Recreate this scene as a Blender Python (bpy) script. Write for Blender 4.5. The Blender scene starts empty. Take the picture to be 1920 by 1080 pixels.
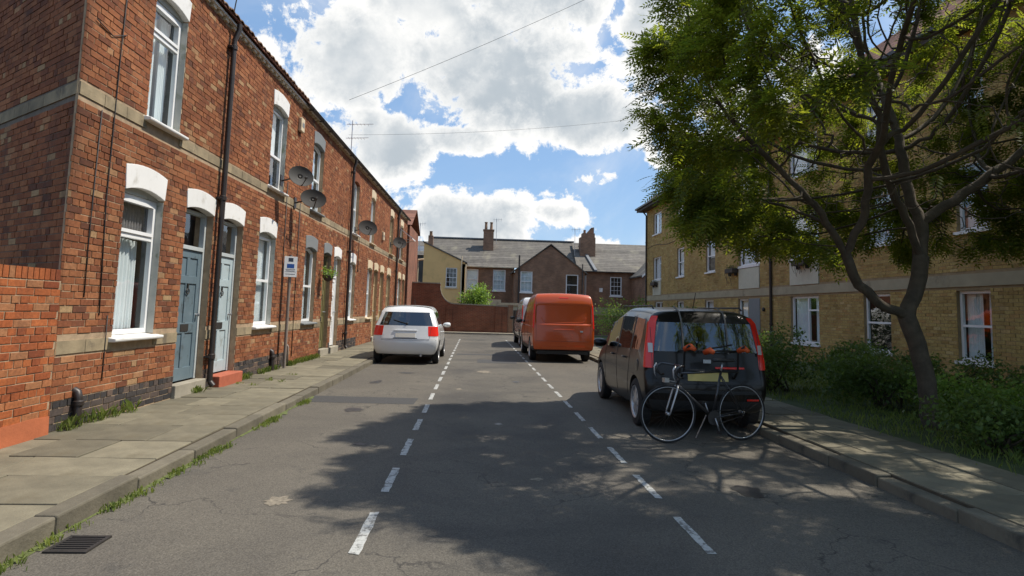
import bpy, bmesh, math, random
import numpy as np
from mathutils import Vector, Matrix, noise
from mathutils.bvhtree import BVHTree
from mathutils.kdtree import KDTree

R = math.radians
S = bpy.context.scene
C = S.collection
rng = random.Random(7)

# ------------------------------------------------------------------ camera
CAM_F, CAM_H = 1150.0, 1.5          # focal length in pixels of a 1920 wide frame, eye height
cd = bpy.data.cameras.new('camera')
cd.sensor_width = 36.0
cd.lens = CAM_F / 1920 * 36
cd.clip_start = 0.05
cd.clip_end = 3000
cam = bpy.data.objects.new('camera', cd)
C.objects.link(cam)
S.camera = cam
yaw, pitch, roll = R(3.2663), R(5.5), R(1.6)
fw = Vector((math.sin(yaw) * math.cos(pitch), math.cos(yaw) * math.cos(pitch), math.sin(pitch)))
rt = Vector((math.cos(yaw), -math.sin(yaw), 0))
up = rt.cross(fw)
rt2 = rt * math.cos(roll) + up * math.sin(roll)
up2 = up * math.cos(roll) - rt * math.sin(roll)
m = Matrix((rt2, up2, -fw)).transposed().to_4x4()
m.translation = Vector((0, 0, CAM_H))
cam.matrix_world = m
cd.shift_y = -70.85 / 1920

# ------------------------------------------------------------------ light
SUN_EL, SUN_AZ = 57.0, 83.0         # azimuth from +Y (up the street) towards +X
sd = bpy.data.lights.new('sun', 'SUN')
sd.energy = 5.0
sd.angle = R(0.5)
sd.color = (1.0, 0.93, 0.82)
sun = bpy.data.objects.new('sun', sd)
C.objects.link(sun)
sdir = Vector((math.sin(R(SUN_AZ)) * math.cos(R(SUN_EL)), math.cos(R(SUN_AZ)) * math.cos(R(SUN_EL)), math.sin(R(SUN_EL))))
sun.rotation_euler = sdir.to_track_quat('Z', 'Y').to_euler()
sun.location = (20, 5, 30)
S.render.engine = 'CYCLES'
S.view_settings.view_transform = 'Standard'
S.view_settings.look = 'None'
S.view_settings.exposure = 0.16
S.view_settings.gamma = 1
S.view_settings.use_curve_mapping = False
S.cycles.max_bounces = 6
S.cycles.transparent_max_bounces = 12
S.cycles.use_denoising = True
S.cycles.caustics_reflective = False
S.cycles.caustics_refractive = False

def L(nt, a, b):
    nt.links.new(a, b)

def math_node(nt, op, a, b=None, c=None, clamp=False):
    n = nt.nodes.new('ShaderNodeMath')
    n.operation = op
    n.use_clamp = clamp
    for i, v in enumerate((a, b, c)):
        if v is None:
            continue
        if isinstance(v, (int, float)):
            n.inputs[i].default_value = v
        else:
            L(nt, v, n.inputs[i])
    return n.outputs[0]

def maprange(nt, v, a, b, c=0.0, d=1.0, smooth=True):
    n = nt.nodes.new('ShaderNodeMapRange')
    n.interpolation_type = 'SMOOTHSTEP' if smooth else 'LINEAR'
    L(nt, v, n.inputs['Value'])
    for k, x in (('From Min', a), ('From Max', b), ('To Min', c), ('To Max', d)):
        n.inputs[k].default_value = x
    return n.outputs['Result']

def mixrgb(nt, f, a, b, mode='MIX'):
    n = nt.nodes.new('ShaderNodeMix')
    n.data_type = 'RGBA'
    n.blend_type = mode
    for i, v in ((0, f), (6, a), (7, b)):
        if isinstance(v, (int, float)):
            n.inputs[i].default_value = v
        elif isinstance(v, tuple):
            n.inputs[i].default_value = v if len(v) == 4 else v + (1,)
        else:
            L(nt, v, n.inputs[i])
    return n.outputs[2]

def noise_node(nt, vec, scale, detail=4, rough=0.55, dist=0.0):
    n = nt.nodes.new('ShaderNodeTexNoise')
    n.inputs['Scale'].default_value = scale
    n.inputs['Detail'].default_value = detail
    n.inputs['Roughness'].default_value = rough
    n.inputs['Distortion'].default_value = dist
    if vec is not None:
        L(nt, vec, n.inputs['Vector'])
    return n.outputs['Fac']

# sky: physical sky with broken cumulus cloud (azimuth / elevation in radians)
w = bpy.data.worlds.new('World')
S.world = w
w.use_nodes = True
nt = w.node_tree
nt.nodes.clear()
sky = nt.nodes.new('ShaderNodeTexSky')
sky.sky_type = 'NISHITA'
sky.sun_disc = False
sky.sun_elevation = R(SUN_EL)
sky.sun_rotation = R(SUN_AZ)
sky.air_density = 1.0
sky.dust_density = 0.6
sky.ozone_density = 2.0
tc = nt.nodes.new('ShaderNodeTexCoord')
sep = nt.nodes.new('ShaderNodeSeparateXYZ')
L(nt, tc.outputs['Generated'], sep.inputs[0])
X_, Y_, Z_ = sep.outputs
az = math_node(nt, 'ARCTAN2', X_, Y_)
el = math_node(nt, 'ARCSINE', Z_)
warp = noise_node(nt, tc.outputs['Generated'], 9.0, 10, 0.60, 0.35)
warp2 = noise_node(nt, tc.outputs['Generated'], 30.0, 8, 0.68, 0.2)
CLOUDS = [  # azimuth, elevation, half width, half height (degrees), weight
    (0.5, 21.8, 11.0, 6.8, 1.0), (10, 17.9, 6.8, 3.3, 1.0), (-12.5, 21.5, 7.5, 5.2, 1.0), (-6, 27, 7, 4.5, .8), (-9.5, 15.0, 7.0, 3.4, 1.0),
    (-2.5, 15.6, 5.0, 1.8, .8), (-0.8, 7.6, 6.4, 3.3, 1.0), (16.5, 24.5, 4.2, 6, 1.0), (7.4, 8.9, 2.2, .8, .25), (10.7, 12.4, 1.4, .6, .2),
    (10.5, 5.4, 3.2, 1.2, .5), (4, 29, 10, 5, 1.0), (-26, 12, 8, 5, .8), (27, 16, 9, 6, .9)]
mask = None
for a, e, ra, re, wt in CLOUDS:
    dx = math_node(nt, 'DIVIDE', math_node(nt, 'SUBTRACT', az, R(a)), R(ra))
    dy = math_node(nt, 'DIVIDE', math_node(nt, 'SUBTRACT', el, R(e)), R(re))
    d2 = math_node(nt, 'ADD', math_node(nt, 'MULTIPLY', dx, dx), math_node(nt, 'MULTIPLY', dy, dy))
    v = math_node(nt, 'MULTIPLY', math_node(nt, 'SUBTRACT', 1.0, d2), wt)
    mask = v if mask is None else math_node(nt, 'MAXIMUM', mask, v)
mask = math_node(nt, 'MAXIMUM', mask, -0.72)
nsum = math_node(nt, 'ADD', math_node(nt, 'MULTIPLY', math_node(nt, 'SUBTRACT', warp, 0.5), 4.6),
                 math_node(nt, 'MULTIPLY', math_node(nt, 'SUBTRACT', warp2, 0.5), 2.4))
dens = math_node(nt, 'ADD', mask, nsum)
alpha = maprange(nt, dens, -0.18, 0.26)
wisp = math_node(nt, 'MULTIPLY', maprange(nt, noise_node(nt, tc.outputs['Generated'], 3.2, 6, 0.6, 0.8), 0.42, 0.72), 0.45)
alpha = math_node(nt, 'MAXIMUM', alpha, wisp)
thick = math_node(nt, 'MULTIPLY', maprange(nt, math_node(nt, 'ADD', mask, math_node(nt, 'MULTIPLY', nsum, 0.45)), 0.15, 0.95), maprange(nt, noise_node(nt, tc.outputs['Generated'], 4.5, 6, 0.6), 0.34, 0.60, 0.3, 1.0))
ccol = mixrgb(nt, thick, (1.20, 1.19, 1.16), (0.58, 0.65, 0.71))
bgs = nt.nodes.new('ShaderNodeBackground')
L(nt, mixrgb(nt, 0.45, sky.outputs[0], (2.8, 4.9, 8.2)), bgs.inputs[0])
bgs.inputs[1].default_value = 0.115
bgc = nt.nodes.new('ShaderNodeBackground')
L(nt, ccol, bgc.inputs[0])
bgc.inputs[1].default_value = 0.80
mx = nt.nodes.new('ShaderNodeMixShader')
L(nt, alpha, mx.inputs[0])
L(nt, bgs.outputs[0], mx.inputs[1])
L(nt, bgc.outputs[0], mx.inputs[2])
wo = nt.nodes.new('ShaderNodeOutputWorld')
L(nt, mx.outputs[0], wo.inputs[0])

# ------------------------------------------------------------------ materials
MATS = {}
def new_mat(name):
    mt = bpy.data.materials.new(name)
    mt.use_nodes = True
    MATS[name] = mt
    nt = mt.node_tree
    b = nt.nodes['Principled BSDF']
    return mt, nt, b

def simple(name, col, rough=0.6, metal=0.0, spec=0.5, var=0.0, vscale=6.0, bump=0.0, bscale=40.0, coat=0.0, rnd=0.0, stain=None, sscale=1.5, smin=.55, smax=.7):
    """plain surface with noise-driven tone, optional per-object / per-island tone shift, stains and fine relief"""
    mt, nt, b = new_mat(name)
    tc = nt.nodes.new('ShaderNodeTexCoord')
    out = col + (1,)
    if var > 0:
        f = noise_node(nt, tc.outputs['Object'], vscale, 6, 0.6)
        f = maprange(nt, f, 0.25, 0.75, 0, 1, False)
        out = mixrgb(nt, f, tuple(c * (1 - var) for c in col), tuple(min(1, c * (1 + var)) for c in col))
    if rnd > 0:
        g = nt.nodes.new('ShaderNodeNewGeometry')
        oi = nt.nodes.new('ShaderNodeObjectInfo')
        r = math_node(nt, 'FRACT', math_node(nt, 'ADD', g.outputs['Random Per Island'], oi.outputs['Random']))
        k = maprange(nt, r, 0, 1, 1 - rnd, 1 + rnd, False)
        cv = nt.nodes.new('ShaderNodeCombineXYZ')
        for i in range(3):
            L(nt, k, cv.inputs[i])
        out = mixrgb(nt, 1.0, out, cv.outputs[0], 'MULTIPLY')
    if stain:
        f = maprange(nt, noise_node(nt, tc.outputs['Object'], sscale, 7, 0.62, 0.3), smin, smax)
        out = mixrgb(nt, f, out, stain)
    if isinstance(out, tuple):
        b.inputs['Base Color'].default_value = out
    else:
        L(nt, out, b.inputs['Base Color'])
    b.inputs['Roughness'].default_value = rough
    b.inputs['Metallic'].default_value = metal
    b.inputs['Specular IOR Level'].default_value = spec
    b.inputs['Coat Weight'].default_value = coat
    b.inputs['Coat Roughness'].default_value = 0.06
    if bump > 0:
        bn = nt.nodes.new('ShaderNodeBump')
        bn.inputs['Strength'].default_value = bump
        bn.inputs['Distance'].default_value = 0.01
        L(nt, noise_node(nt, tc.outputs['Object'], bscale, 5, 0.6), bn.inputs['Height'])
        L(nt, bn.outputs[0], b.inputs['Normal'])
    return mt

def brick_mat(name, cols, soot=(0.05, 0.035, 0.03), dirt=0.5):
    """each brick its own tone (random per island and per object), grain and soot"""
    mt, nt, b = new_mat(name)
    tc = nt.nodes.new('ShaderNodeTexCoord')
    g = nt.nodes.new('ShaderNodeNewGeometry')
    oi = nt.nodes.new('ShaderNodeObjectInfo')
    r = math_node(nt, 'FRACT', math_node(nt, 'ADD', g.outputs['Random Per Island'], oi.outputs['Random']))
    cr = nt.nodes.new('ShaderNodeValToRGB')
    cr.color_ramp.interpolation = 'LINEAR'
    els = cr.color_ramp.elements
    els[0].position, els[0].color = cols[0][0], cols[0][1] + (1,)
    els[1].position, els[1].color = cols[-1][0], cols[-1][1] + (1,)
    for p, c in cols[1:-1]:
        e = els.new(p)
        e.color = c + (1,)
    L(nt, r, cr.inputs[0])
    f = maprange(nt, noise_node(nt, g.outputs['Position'], 28, 5, 0.65), 0.3, 0.7, 0.72, 1.22, False)
    cv = nt.nodes.new('ShaderNodeCombineXYZ')
    for i in range(3):
        L(nt, f, cv.inputs[i])
    out = mixrgb(nt, 1.0, cr.outputs[0], cv.outputs[0], 'MULTIPLY')
    f3 = maprange(nt, noise_node(nt, g.outputs['Position'], 0.55, 5, 0.6, 0.6), 0.3, 0.7, 0.70, 1.18, False)
    cv3 = nt.nodes.new('ShaderNodeCombineXYZ')
    for i in range(3):
        L(nt, f3, cv3.inputs[i])
    out = mixrgb(nt, 1.0, out, cv3.outputs[0], 'MULTIPLY')
    mp = nt.nodes.new('ShaderNodeMapping')        # long vertical streaks of soot and damp
    mp.inputs['Scale'].default_value = (2.2, 2.2, 0.35)
    L(nt, g.outputs['Position'], mp.inputs['Vector'])
    f2 = maprange(nt, noise_node(nt, mp.outputs[0], 1.1, 7, 0.68, 0.5), 0.50, 0.76, 0, dirt)
    out = mixrgb(nt, f2, out, soot)
    L(nt, out, b.inputs['Base Color'])
    b.inputs['Roughness'].default_value = 0.9
    b.inputs['Specular IOR Level'].default_value = 0.25
    bn = nt.nodes.new('ShaderNodeBump')
    bn.inputs['Strength'].default_value = 0.5
    bn.inputs['Distance'].default_value = 0.006
    L(nt, noise_node(nt, g.outputs['Position'], 60, 5, 0.7), bn.inputs['Height'])
    L(nt, bn.outputs[0], b.inputs['Normal'])
    return mt

def brick_tex_mat(name, c1, c2, mort, scale=1.0):
    """brickwork too far away to tell the bricks apart (walls facing the local +X, u along Y)"""
    mt, nt, b = new_mat(name)
    tc = nt.nodes.new('ShaderNodeTexCoord')
    sp = nt.nodes.new('ShaderNodeSeparateXYZ')
    L(nt, tc.outputs['Object'], sp.inputs[0])
    cb = nt.nodes.new('ShaderNodeCombineXYZ')
    L(nt, math_node(nt, 'ADD', sp.outputs[1], sp.outputs[0]), cb.inputs[0])
    L(nt, sp.outputs[2], cb.inputs[1])
    bt = nt.nodes.new('ShaderNodeTexBrick')
    L(nt, cb.outputs[0], bt.inputs['Vector'])
    bt.inputs['Scale'].default_value = 1.0
    bt.inputs['Brick Width'].default_value = 0.225
    bt.inputs['Row Height'].default_value = 0.075
    bt.inputs['Mortar Size'].default_value = 0.008
    bt.inputs['Color1'].default_value = c1 + (1,)
    bt.inputs['Color2'].default_value = c2 + (1,)
    bt.inputs['Mortar'].default_value = mort + (1,)
    f = maprange(nt, noise_node(nt, tc.outputs['Object'], 1.2, 6, 0.6), 0.3, 0.75, 1.15, 0.6, False)
    cv = nt.nodes.new('ShaderNodeCombineXYZ')
    for i in range(3):
        L(nt, f, cv.inputs[i])
    L(nt, mixrgb(nt, 1.0, bt.outputs[0], cv.outputs[0], 'MULTIPLY'), b.inputs['Base Color'])
    b.inputs['Roughness'].default_value = 0.92
    return mt

def glass_mat(name, tint=(0.75, 0.8, 0.8), refl=1.0, base=0.10):
    mt, nt, b = new_mat(name)
    nt.nodes.remove(b)
    out = nt.nodes['Material Output']
    tr = nt.nodes.new('ShaderNodeBsdfTransparent')
    tr.inputs[0].default_value = tint + (1,)
    gl = nt.nodes.new('ShaderNodeBsdfGlossy')
    gl.inputs['Roughness'].default_value = 0.02
    gl.inputs['Color'].default_value = (0.95, 0.97, 1.0, 1)
    lw = nt.nodes.new('ShaderNodeFresnel')
    lw.inputs['IOR'].default_value = 1.52
    f = math_node(nt, 'ADD', math_node(nt, 'MULTIPLY', lw.outputs[0], 1.5 * refl), base, clamp=True)
    gg = nt.nodes.new('ShaderNodeNewGeometry')      # thin pane: no total reflection from the inside
    f = math_node(nt, 'MULTIPLY', f, math_node(nt, 'SUBTRACT', 1.0, gg.outputs['Backfacing']))
    tcn = nt.nodes.new('ShaderNodeTexCoord')
    bn = nt.nodes.new('ShaderNodeBump')
    bn.inputs['Strength'].default_value = 0.12
    bn.inputs['Distance'].default_value = 0.02
    L(nt, noise_node(nt, tcn.outputs['Object'], 2.5, 2, 0.5), bn.inputs['Height'])
    L(nt, bn.outputs[0], gl.inputs['Normal'])
    m2 = nt.nodes.new('ShaderNodeMixShader')
    L(nt, f, m2.inputs[0])
    L(nt, tr.outputs[0], m2.inputs[1])
    L(nt, gl.outputs[0], m2.inputs[2])
    L(nt, m2.outputs[0], out.inputs[0])
    return mt

def leaf_mat(name, c1, c2, trans=0.35):
    mt, nt, b = new_mat(name)
    out = nt.nodes['Material Output']
    g = nt.nodes.new('ShaderNodeNewGeometry')
    oi = nt.nodes.new('ShaderNodeObjectInfo')
    col = mixrgb(nt, g.outputs['Random Per Island'], c1, c2)
    col = mixrgb(nt, maprange(nt, noise_node(nt, g.outputs['Position'], 1.6, 4, 0.6), 0.35, 0.7, 0, 0.6), col, tuple(c * 1.35 for c in c2))
    L(nt, col, b.inputs['Base Color'])
    b.inputs['Roughness'].default_value = 0.5
    b.inputs['Specular IOR Level'].default_value = 0.35
    tl = nt.nodes.new('ShaderNodeBsdfTranslucent')
    hs = nt.nodes.new('ShaderNodeHueSaturation')
    hs.inputs['Value'].default_value = 2.6
    hs.inputs['Saturation'].default_value = 1.1
    hs.inputs['Hue'].default_value = 0.485
    L(nt, col, hs.inputs['Color'])
    L(nt, hs.outputs[0], tl.inputs[0])
    m2 = nt.nodes.new('ShaderNodeMixShader')
    m2.inputs[0].default_value = trans
    L(nt, b.outputs[0], m2.inputs[1])
    L(nt, tl.outputs[0], m2.inputs[2])
    L(nt, m2.outputs[0], out.inputs[0])
    return mt

def asphalt_mat():
    mt, nt, b = new_mat('asphalt')
    g = nt.nodes.new('ShaderNodeNewGeometry')
    P = g.outputs['Position']
    big = noise_node(nt, P, 0.55, 6, 0.62, 0.5)
    fine = noise_node(nt, P, 95, 3, 0.8)
    vo = nt.nodes.new('ShaderNodeTexVoronoi')
    vo.inputs['Scale'].default_value = 90
    L(nt, P, vo.inputs['Vector'])
    col = mixrgb(nt, maprange(nt, big, 0.3, 0.72), (0.060, 0.055, 0.048), (0.112, 0.100, 0.080))
    spx = nt.nodes.new('ShaderNodeSeparateXYZ')
    L(nt, P, spx.inputs[0])
    # tyre-polished middle of the lane reads a little darker, gutters dusty
    lane = math_node(nt, 'ABSOLUTE', math_node(nt, 'SUBTRACT', spx.outputs[0], 0.45))
    col = mixrgb(nt, maprange(nt, math_node(nt, 'ADD', lane, math_node(nt, 'MULTIPLY', big, 0.9)), 0.9, 1.8, 0.0, 0.45), col, (0.128, 0.112, 0.088))
    st = maprange(nt, noise_node(nt, P, 2.3, 7, 0.7, 0.6), 0.56, 0.72, 0, 0.5)
    col = mixrgb(nt, st, col, (0.045, 0.043, 0.041))
    lt = maprange(nt, noise_node(nt, P, 1.1, 8, 0.72, 1.5), 0.62, 0.75, 0, 0.45)
    col = mixrgb(nt, lt, col, (0.17, 0.155, 0.13))
    gr = maprange(nt, fine, 0.3, 0.7, 0.6, 1.5, False)
    gr2 = maprange(nt, vo.outputs['Color'], 0.0, 1.0, 0.75, 1.3, False)
    cv = nt.nodes.new('ShaderNodeCombineXYZ')
    gg = math_node(nt, 'MULTIPLY', gr, gr2)
    for i in range(3):
        L(nt, gg, cv.inputs[i])
    col = mixrgb(nt, 1.0, col, cv.outputs[0], 'MULTIPLY')
    # hairline cracks
    vc = nt.nodes.new('ShaderNodeTexVoronoi')
    vc.feature = 'DISTANCE_TO_EDGE'
    vc.inputs['Scale'].default_value = 0.7
    wv = nt.nodes.new('ShaderNodeVectorMath')
    wv.operation = 'ADD'
    L(nt, P, wv.inputs[0])
    nz = nt.nodes.new('ShaderNodeTexNoise')
    nz.inputs['Scale'].default_value = 2.5
    nz.inputs['Detail'].default_value = 5
    L(nt, P, nz.inputs['Vector'])
    L(nt, nz.outputs['Color'], wv.inputs[1])
    L(nt, wv.outputs[0], vc.inputs['Vector'])
    ck = math_node(nt, 'MULTIPLY', maprange(nt, vc.outputs['Distance'], 0.0, 0.012, 1, 0), maprange(nt, big, 0.45, 0.6, 0, .8))
    col = mixrgb(nt, ck, col, (0.03, 0.028, 0.026))
    L(nt, col, b.inputs['Base Color'])
    b.inputs['Roughness'].default_value = 0.85
    b.inputs['Specular IOR Level'].default_value = 0.3
    bn = nt.nodes.new('ShaderNodeBump')
    bn.inputs['Strength'].default_value = 0.6
    bn.inputs['Distance'].default_value = 0.006
    L(nt, fine, bn.inputs['Height'])
    L(nt, bn.outputs[0], b.inputs['Normal'])
    return mt

def paint_line_mat():
    mt, nt, b = new_mat('road_paint')
    g = nt.nodes.new('ShaderNodeNewGeometry')
    P = g.outputs['Position']
    f = maprange(nt, noise_node(nt, P, 16, 8, 0.78), 0.47, 0.60, 0, 0.9)
    col = mixrgb(nt, f, (0.43, 0.43, 0.40), (0.10, 0.095, 0.085))
    L(nt, col, b.inputs['Base Color'])
    b.inputs['Roughness'].default_value = 0.7
    return mt

asphalt = asphalt_mat()
road_paint = paint_line_mat()
BR = [(0.0, (0.13, 0.052, 0.030)), (0.09, (0.21, 0.073, 0.034)), (0.45, (0.262, 0.093, 0.039)), (0.8, (0.315, 0.122, 0.052)),
      (0.93, (0.35, 0.14, 0.062)), (1.0, (0.38, 0.25, 0.13))]
brick_red = brick_mat('brick_red', BR, dirt=0.5)
brick_orange = brick_mat('brick_orange', [(0.0, (0.20, 0.055, 0.025)), (0.3, (0.34, 0.095, 0.032)), (0.8, (0.43, 0.13, 0.043)), (1.0, (0.32, 0.17, 0.085))], dirt=0.4)
brick_blue = brick_mat('brick_blue', [(0.0, (0.035, 0.033, 0.034)), (0.6, (0.07, 0.06, 0.056)), (1.0, (0.13, 0.09, 0.07))], dirt=0.2)
brick_buff = brick_mat('brick_buff', [(0.0, (0.34, 0.22, 0.075)), (0.3, (0.42, 0.29, 0.10)), (0.7, (0.47, 0.34, 0.125)), (0.9, (0.42, 0.25, 0.09)), (1.0, (0.52, 0.39, 0.17))], soot=(0.12, 0.09, 0.05), dirt=0.4)
mortar = simple('mortar', (0.36, 0.26, 0.165), 0.95, var=0.3, vscale=9, bump=0.4, bscale=90)
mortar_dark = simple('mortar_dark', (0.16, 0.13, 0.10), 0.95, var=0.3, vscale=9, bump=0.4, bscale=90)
far_brick = brick_tex_mat('far_brick', (0.30, 0.155, 0.085), (0.21, 0.105, 0.06), (0.24, 0.19, 0.14))
far_brick_red = brick_tex_mat('far_brick_red', (0.27, 0.085, 0.04), (0.19, 0.06, 0.03), (0.22, 0.15, 0.10))
stone_band = simple('stone_band', (0.26, 0.205, 0.125), 0.9, var=0.3, vscale=5, bump=0.4, rnd=0.22, stain=(0.15, 0.12, 0.08), sscale=3)
white_paint = simple('white_paint', (0.78, 0.77, 0.74), 0.5, var=0.05, vscale=3, stain=(0.42, 0.39, 0.32), sscale=4.5, smin=.52, smax=.80, rnd=.05)
cream_paint = simple('cream_paint', (0.62, 0.50, 0.33), 0.6, var=0.08, vscale=3, stain=(0.4, 0.32, 0.22), sscale=2.5)
grey_paint = simple('grey_paint', (0.19, 0.20, 0.20), 0.6, var=0.08)
upvc = simple('upvc', (0.80, 0.80, 0.79), 0.3, var=0.03)
reveal_paint = simple('reveal_paint', (0.42, 0.42, 0.38), 0.7, var=0.15, stain=(0.2, 0.22, 0.15), sscale=5)
door_slate = simple('door_slate', (0.13, 0.18, 0.21), 0.35, var=0.12, vscale=3, stain=(.08, .10, .11), sscale=5)
door_pale = simple('door_pale', (0.40, 0.48, 0.50), 0.4, var=0.08, vscale=3, stain=(.30, .34, .33), sscale=5)
door_olive = simple('door_olive', (0.16, 0.14, 0.06), 0.5, var=0.1)
door_cream = simple('door_cream', (0.55, 0.42, 0.24), 0.5, var=0.1)
frame_grey = simple('frame_grey', (0.45, 0.48, 0.48), 0.5, var=0.08)
step_red = simple('step_red', (0.38, 0.10, 0.05), 0.8, var=0.2, bump=.3)
stone_grey = simple('stone_grey', (0.30, 0.27, 0.21), 0.9, var=0.25, vscale=4, bump=0.5)
black_metal = simple('black_metal', (0.030, 0.022, 0.018), 0.45, var=0.3, vscale=5)
cable_black = simple('cable_black', (0.02, 0.02, 0.02), 0.6)
dish_grey = simple('dish_grey', (0.060, 0.057, 0.052), 0.8, var=0.15, vscale=4)
dish_dark = simple('dish_dark', (0.030, 0.027, 0.024), 0.8, var=0.15, vscale=4)
alu = simple('alu', (0.45, 0.45, 0.45), 0.4, metal=0.8)
galv = simple('galv', (0.22, 0.18, 0.15), 0.6, var=0.2)
tile_clay = simple('tile_clay', (0.20, 0.12, 0.07), 0.9, var=0.3, vscale=8, rnd=0.35, bump=.3)
tile_roof = simple('tile_roof', (0.22, 0.10, 0.065), 0.9, var=0.3, vscale=3, rnd=0.3)
slate = simple('slate', (0.118, 0.105, 0.088), 0.75, var=0.3, vscale=2.2, rnd=0.25, stain=(0.21, 0.19, 0.14), sscale=0.8, smin=.5, smax=.75)
lead = simple('lead', (0.18, 0.19, 0.2), 0.6, var=0.2)
timber_dark = simple('timber_dark', (0.05, 0.035, 0.025), 0.7, var=0.2)
curtain_white = simple('curtain_white', (0.66, 0.72, 0.73), 0.9, var=0.12, vscale=2)
curtain_dark = simple('curtain_dark', (0.16, 0.15, 0.15), 0.9, var=0.25, vscale=20)
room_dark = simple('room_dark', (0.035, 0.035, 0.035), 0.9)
glass = glass_mat('window_glass', (0.95, 0.97, 0.97), 1.0, 0.015)
flagstone = simple('flagstone', (0.155, 0.137, 0.092), 0.85, var=0.32, vscale=3.5, rnd=0.26, bump=0.45, bscale=45, stain=(0.12, 0.10, 0.06), sscale=1.6, smin=.52, smax=.78)
kerb_stone = simple('kerb_stone', (0.135, 0.118, 0.083), 0.85, var=0.3, vscale=4, rnd=0.18, bump=0.6, bscale=30, stain=(0.07, 0.065, 0.05), sscale=3)
soil = simple('soil', (0.075, 0.058, 0.036), 0.95, var=0.35, vscale=5, bump=0.6, bscale=25)
lawn = simple('lawn', (0.055, 0.075, 0.022), 0.95, var=0.4, vscale=3, bump=0.6, bscale=30)
grass_blade = leaf_mat('grass_blade', (0.06, 0.11, 0.02), (0.17, 0.20, 0.05), 0.3)
moss = simple('moss', (0.10, 0.12, 0.035), 0.95, var=0.4, vscale=20, bump=.8, bscale=80)
leaf_tree = leaf_mat('leaf_tree', (0.052, 0.090, 0.016), (0.120, 0.140, 0.022), 0.58)
leaf_shrub = leaf_mat('leaf_shrub', (0.035, 0.070, 0.018), (0.095, 0.14, 0.030), 0.3)
leaf_bright = leaf_mat('leaf_bright', (0.07, 0.14, 0.025), (0.16, 0.24, 0.05), 0.35)
bark = simple('bark', (0.085, 0.065, 0.044), 0.9, var=0.4, vscale=9, bump=0.9, bscale=30)
concrete = simple('concrete', (0.36, 0.31, 0.20), 0.85, var=0.15, vscale=2, stain=(0.2, 0.17, 0.11), sscale=1.4)
panel_pale = simple('panel_pale', (0.52, 0.50, 0.38), 0.6, var=0.08)
render_yellow = simple('render_yellow', (0.76, 0.49, 0.20), 0.9, var=0.06, vscale=1.0, stain=(.48, .33, .13), sscale=.8, smin=.5, smax=.8)
render_red = simple('render_red', (0.40, 0.115, 0.045), 0.85, var=0.2, vscale=5, bump=.3)
iron = simple('iron', (0.045, 0.04, 0.036), 0.6, metal=.4, var=.3)
sign_white = simple('sign_white', (0.72, 0.74, 0.74), 0.4)
sign_blue = simple('sign_blue', (0.02, 0.08, 0.30), 0.4)
sign_ink = simple('sign_ink', (0.03, 0.04, 0.06), 0.5)
# vehicles
paint_white = simple('paint_white', (0.72, 0.72, 0.70), 0.25, coat=0.8, var=0.03, vscale=1.2)
paint_black = simple('paint_black', (0.009, 0.007, 0.006), 0.28, coat=0.22, spec=0.28)
paint_orange = simple('paint_orange', (0.50, 0.072, 0.004), 0.32, coat=0.55, var=0.06, vscale=0.8)
trim_black = simple('trim_black', (0.018, 0.018, 0.018), 0.55)
tyre = simple('tyre', (0.016, 0.016, 0.016), 0.85, bump=.3)
rim_silver = simple('rim_silver', (0.46, 0.46, 0.46), 0.35, metal=0.55)
car_glass = glass_mat('car_glass', (0.22, 0.25, 0.25), 1.1, 0.06)
lamp_red = simple('lamp_red', (0.80, 0.022, 0.010), 0.25, coat=0.35)
lamp_red.node_tree.nodes['Principled BSDF'].inputs['Emission Color'].default_value = (0, 0, 0, 1)
lamp_clear = simple('lamp_clear', (0.55, 0.5, 0.45), 0.15, coat=1.0)
plate_yellow = simple('plate_yellow', (0.62, 0.50, 0.16), 0.4)
plate_pale = simple('plate_pale', (0.62, 0.58, 0.50), 0.4)
orange_fabric = simple('orange_fabric', (0.65, 0.10, 0.02), 0.7)
bike_black = simple('bike_black', (0.02, 0.02, 0.022), 0.3, coat=.5)
seat_grey = simple('seat_grey', (0.07, 0.07, 0.07), 0.8)

# ------------------------------------------------------------------ helpers
def tag(o, label=None, cat=None, group=None, kind=None):
    if label: o['label'] = label
    if cat: o['category'] = cat
    if group: o['group'] = group
    if kind: o['kind'] = kind
    return o

def thing(name, label, cat, loc=(0, 0, 0), rz=0.0, group=None, kind=None):
    o = bpy.data.objects.new(name, None)
    o.empty_display_size = 0.2
    C.objects.link(o)
    o.location = loc
    o.rotation_euler = (0, 0, rz)
    return tag(o, label, cat, group, kind)

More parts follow.
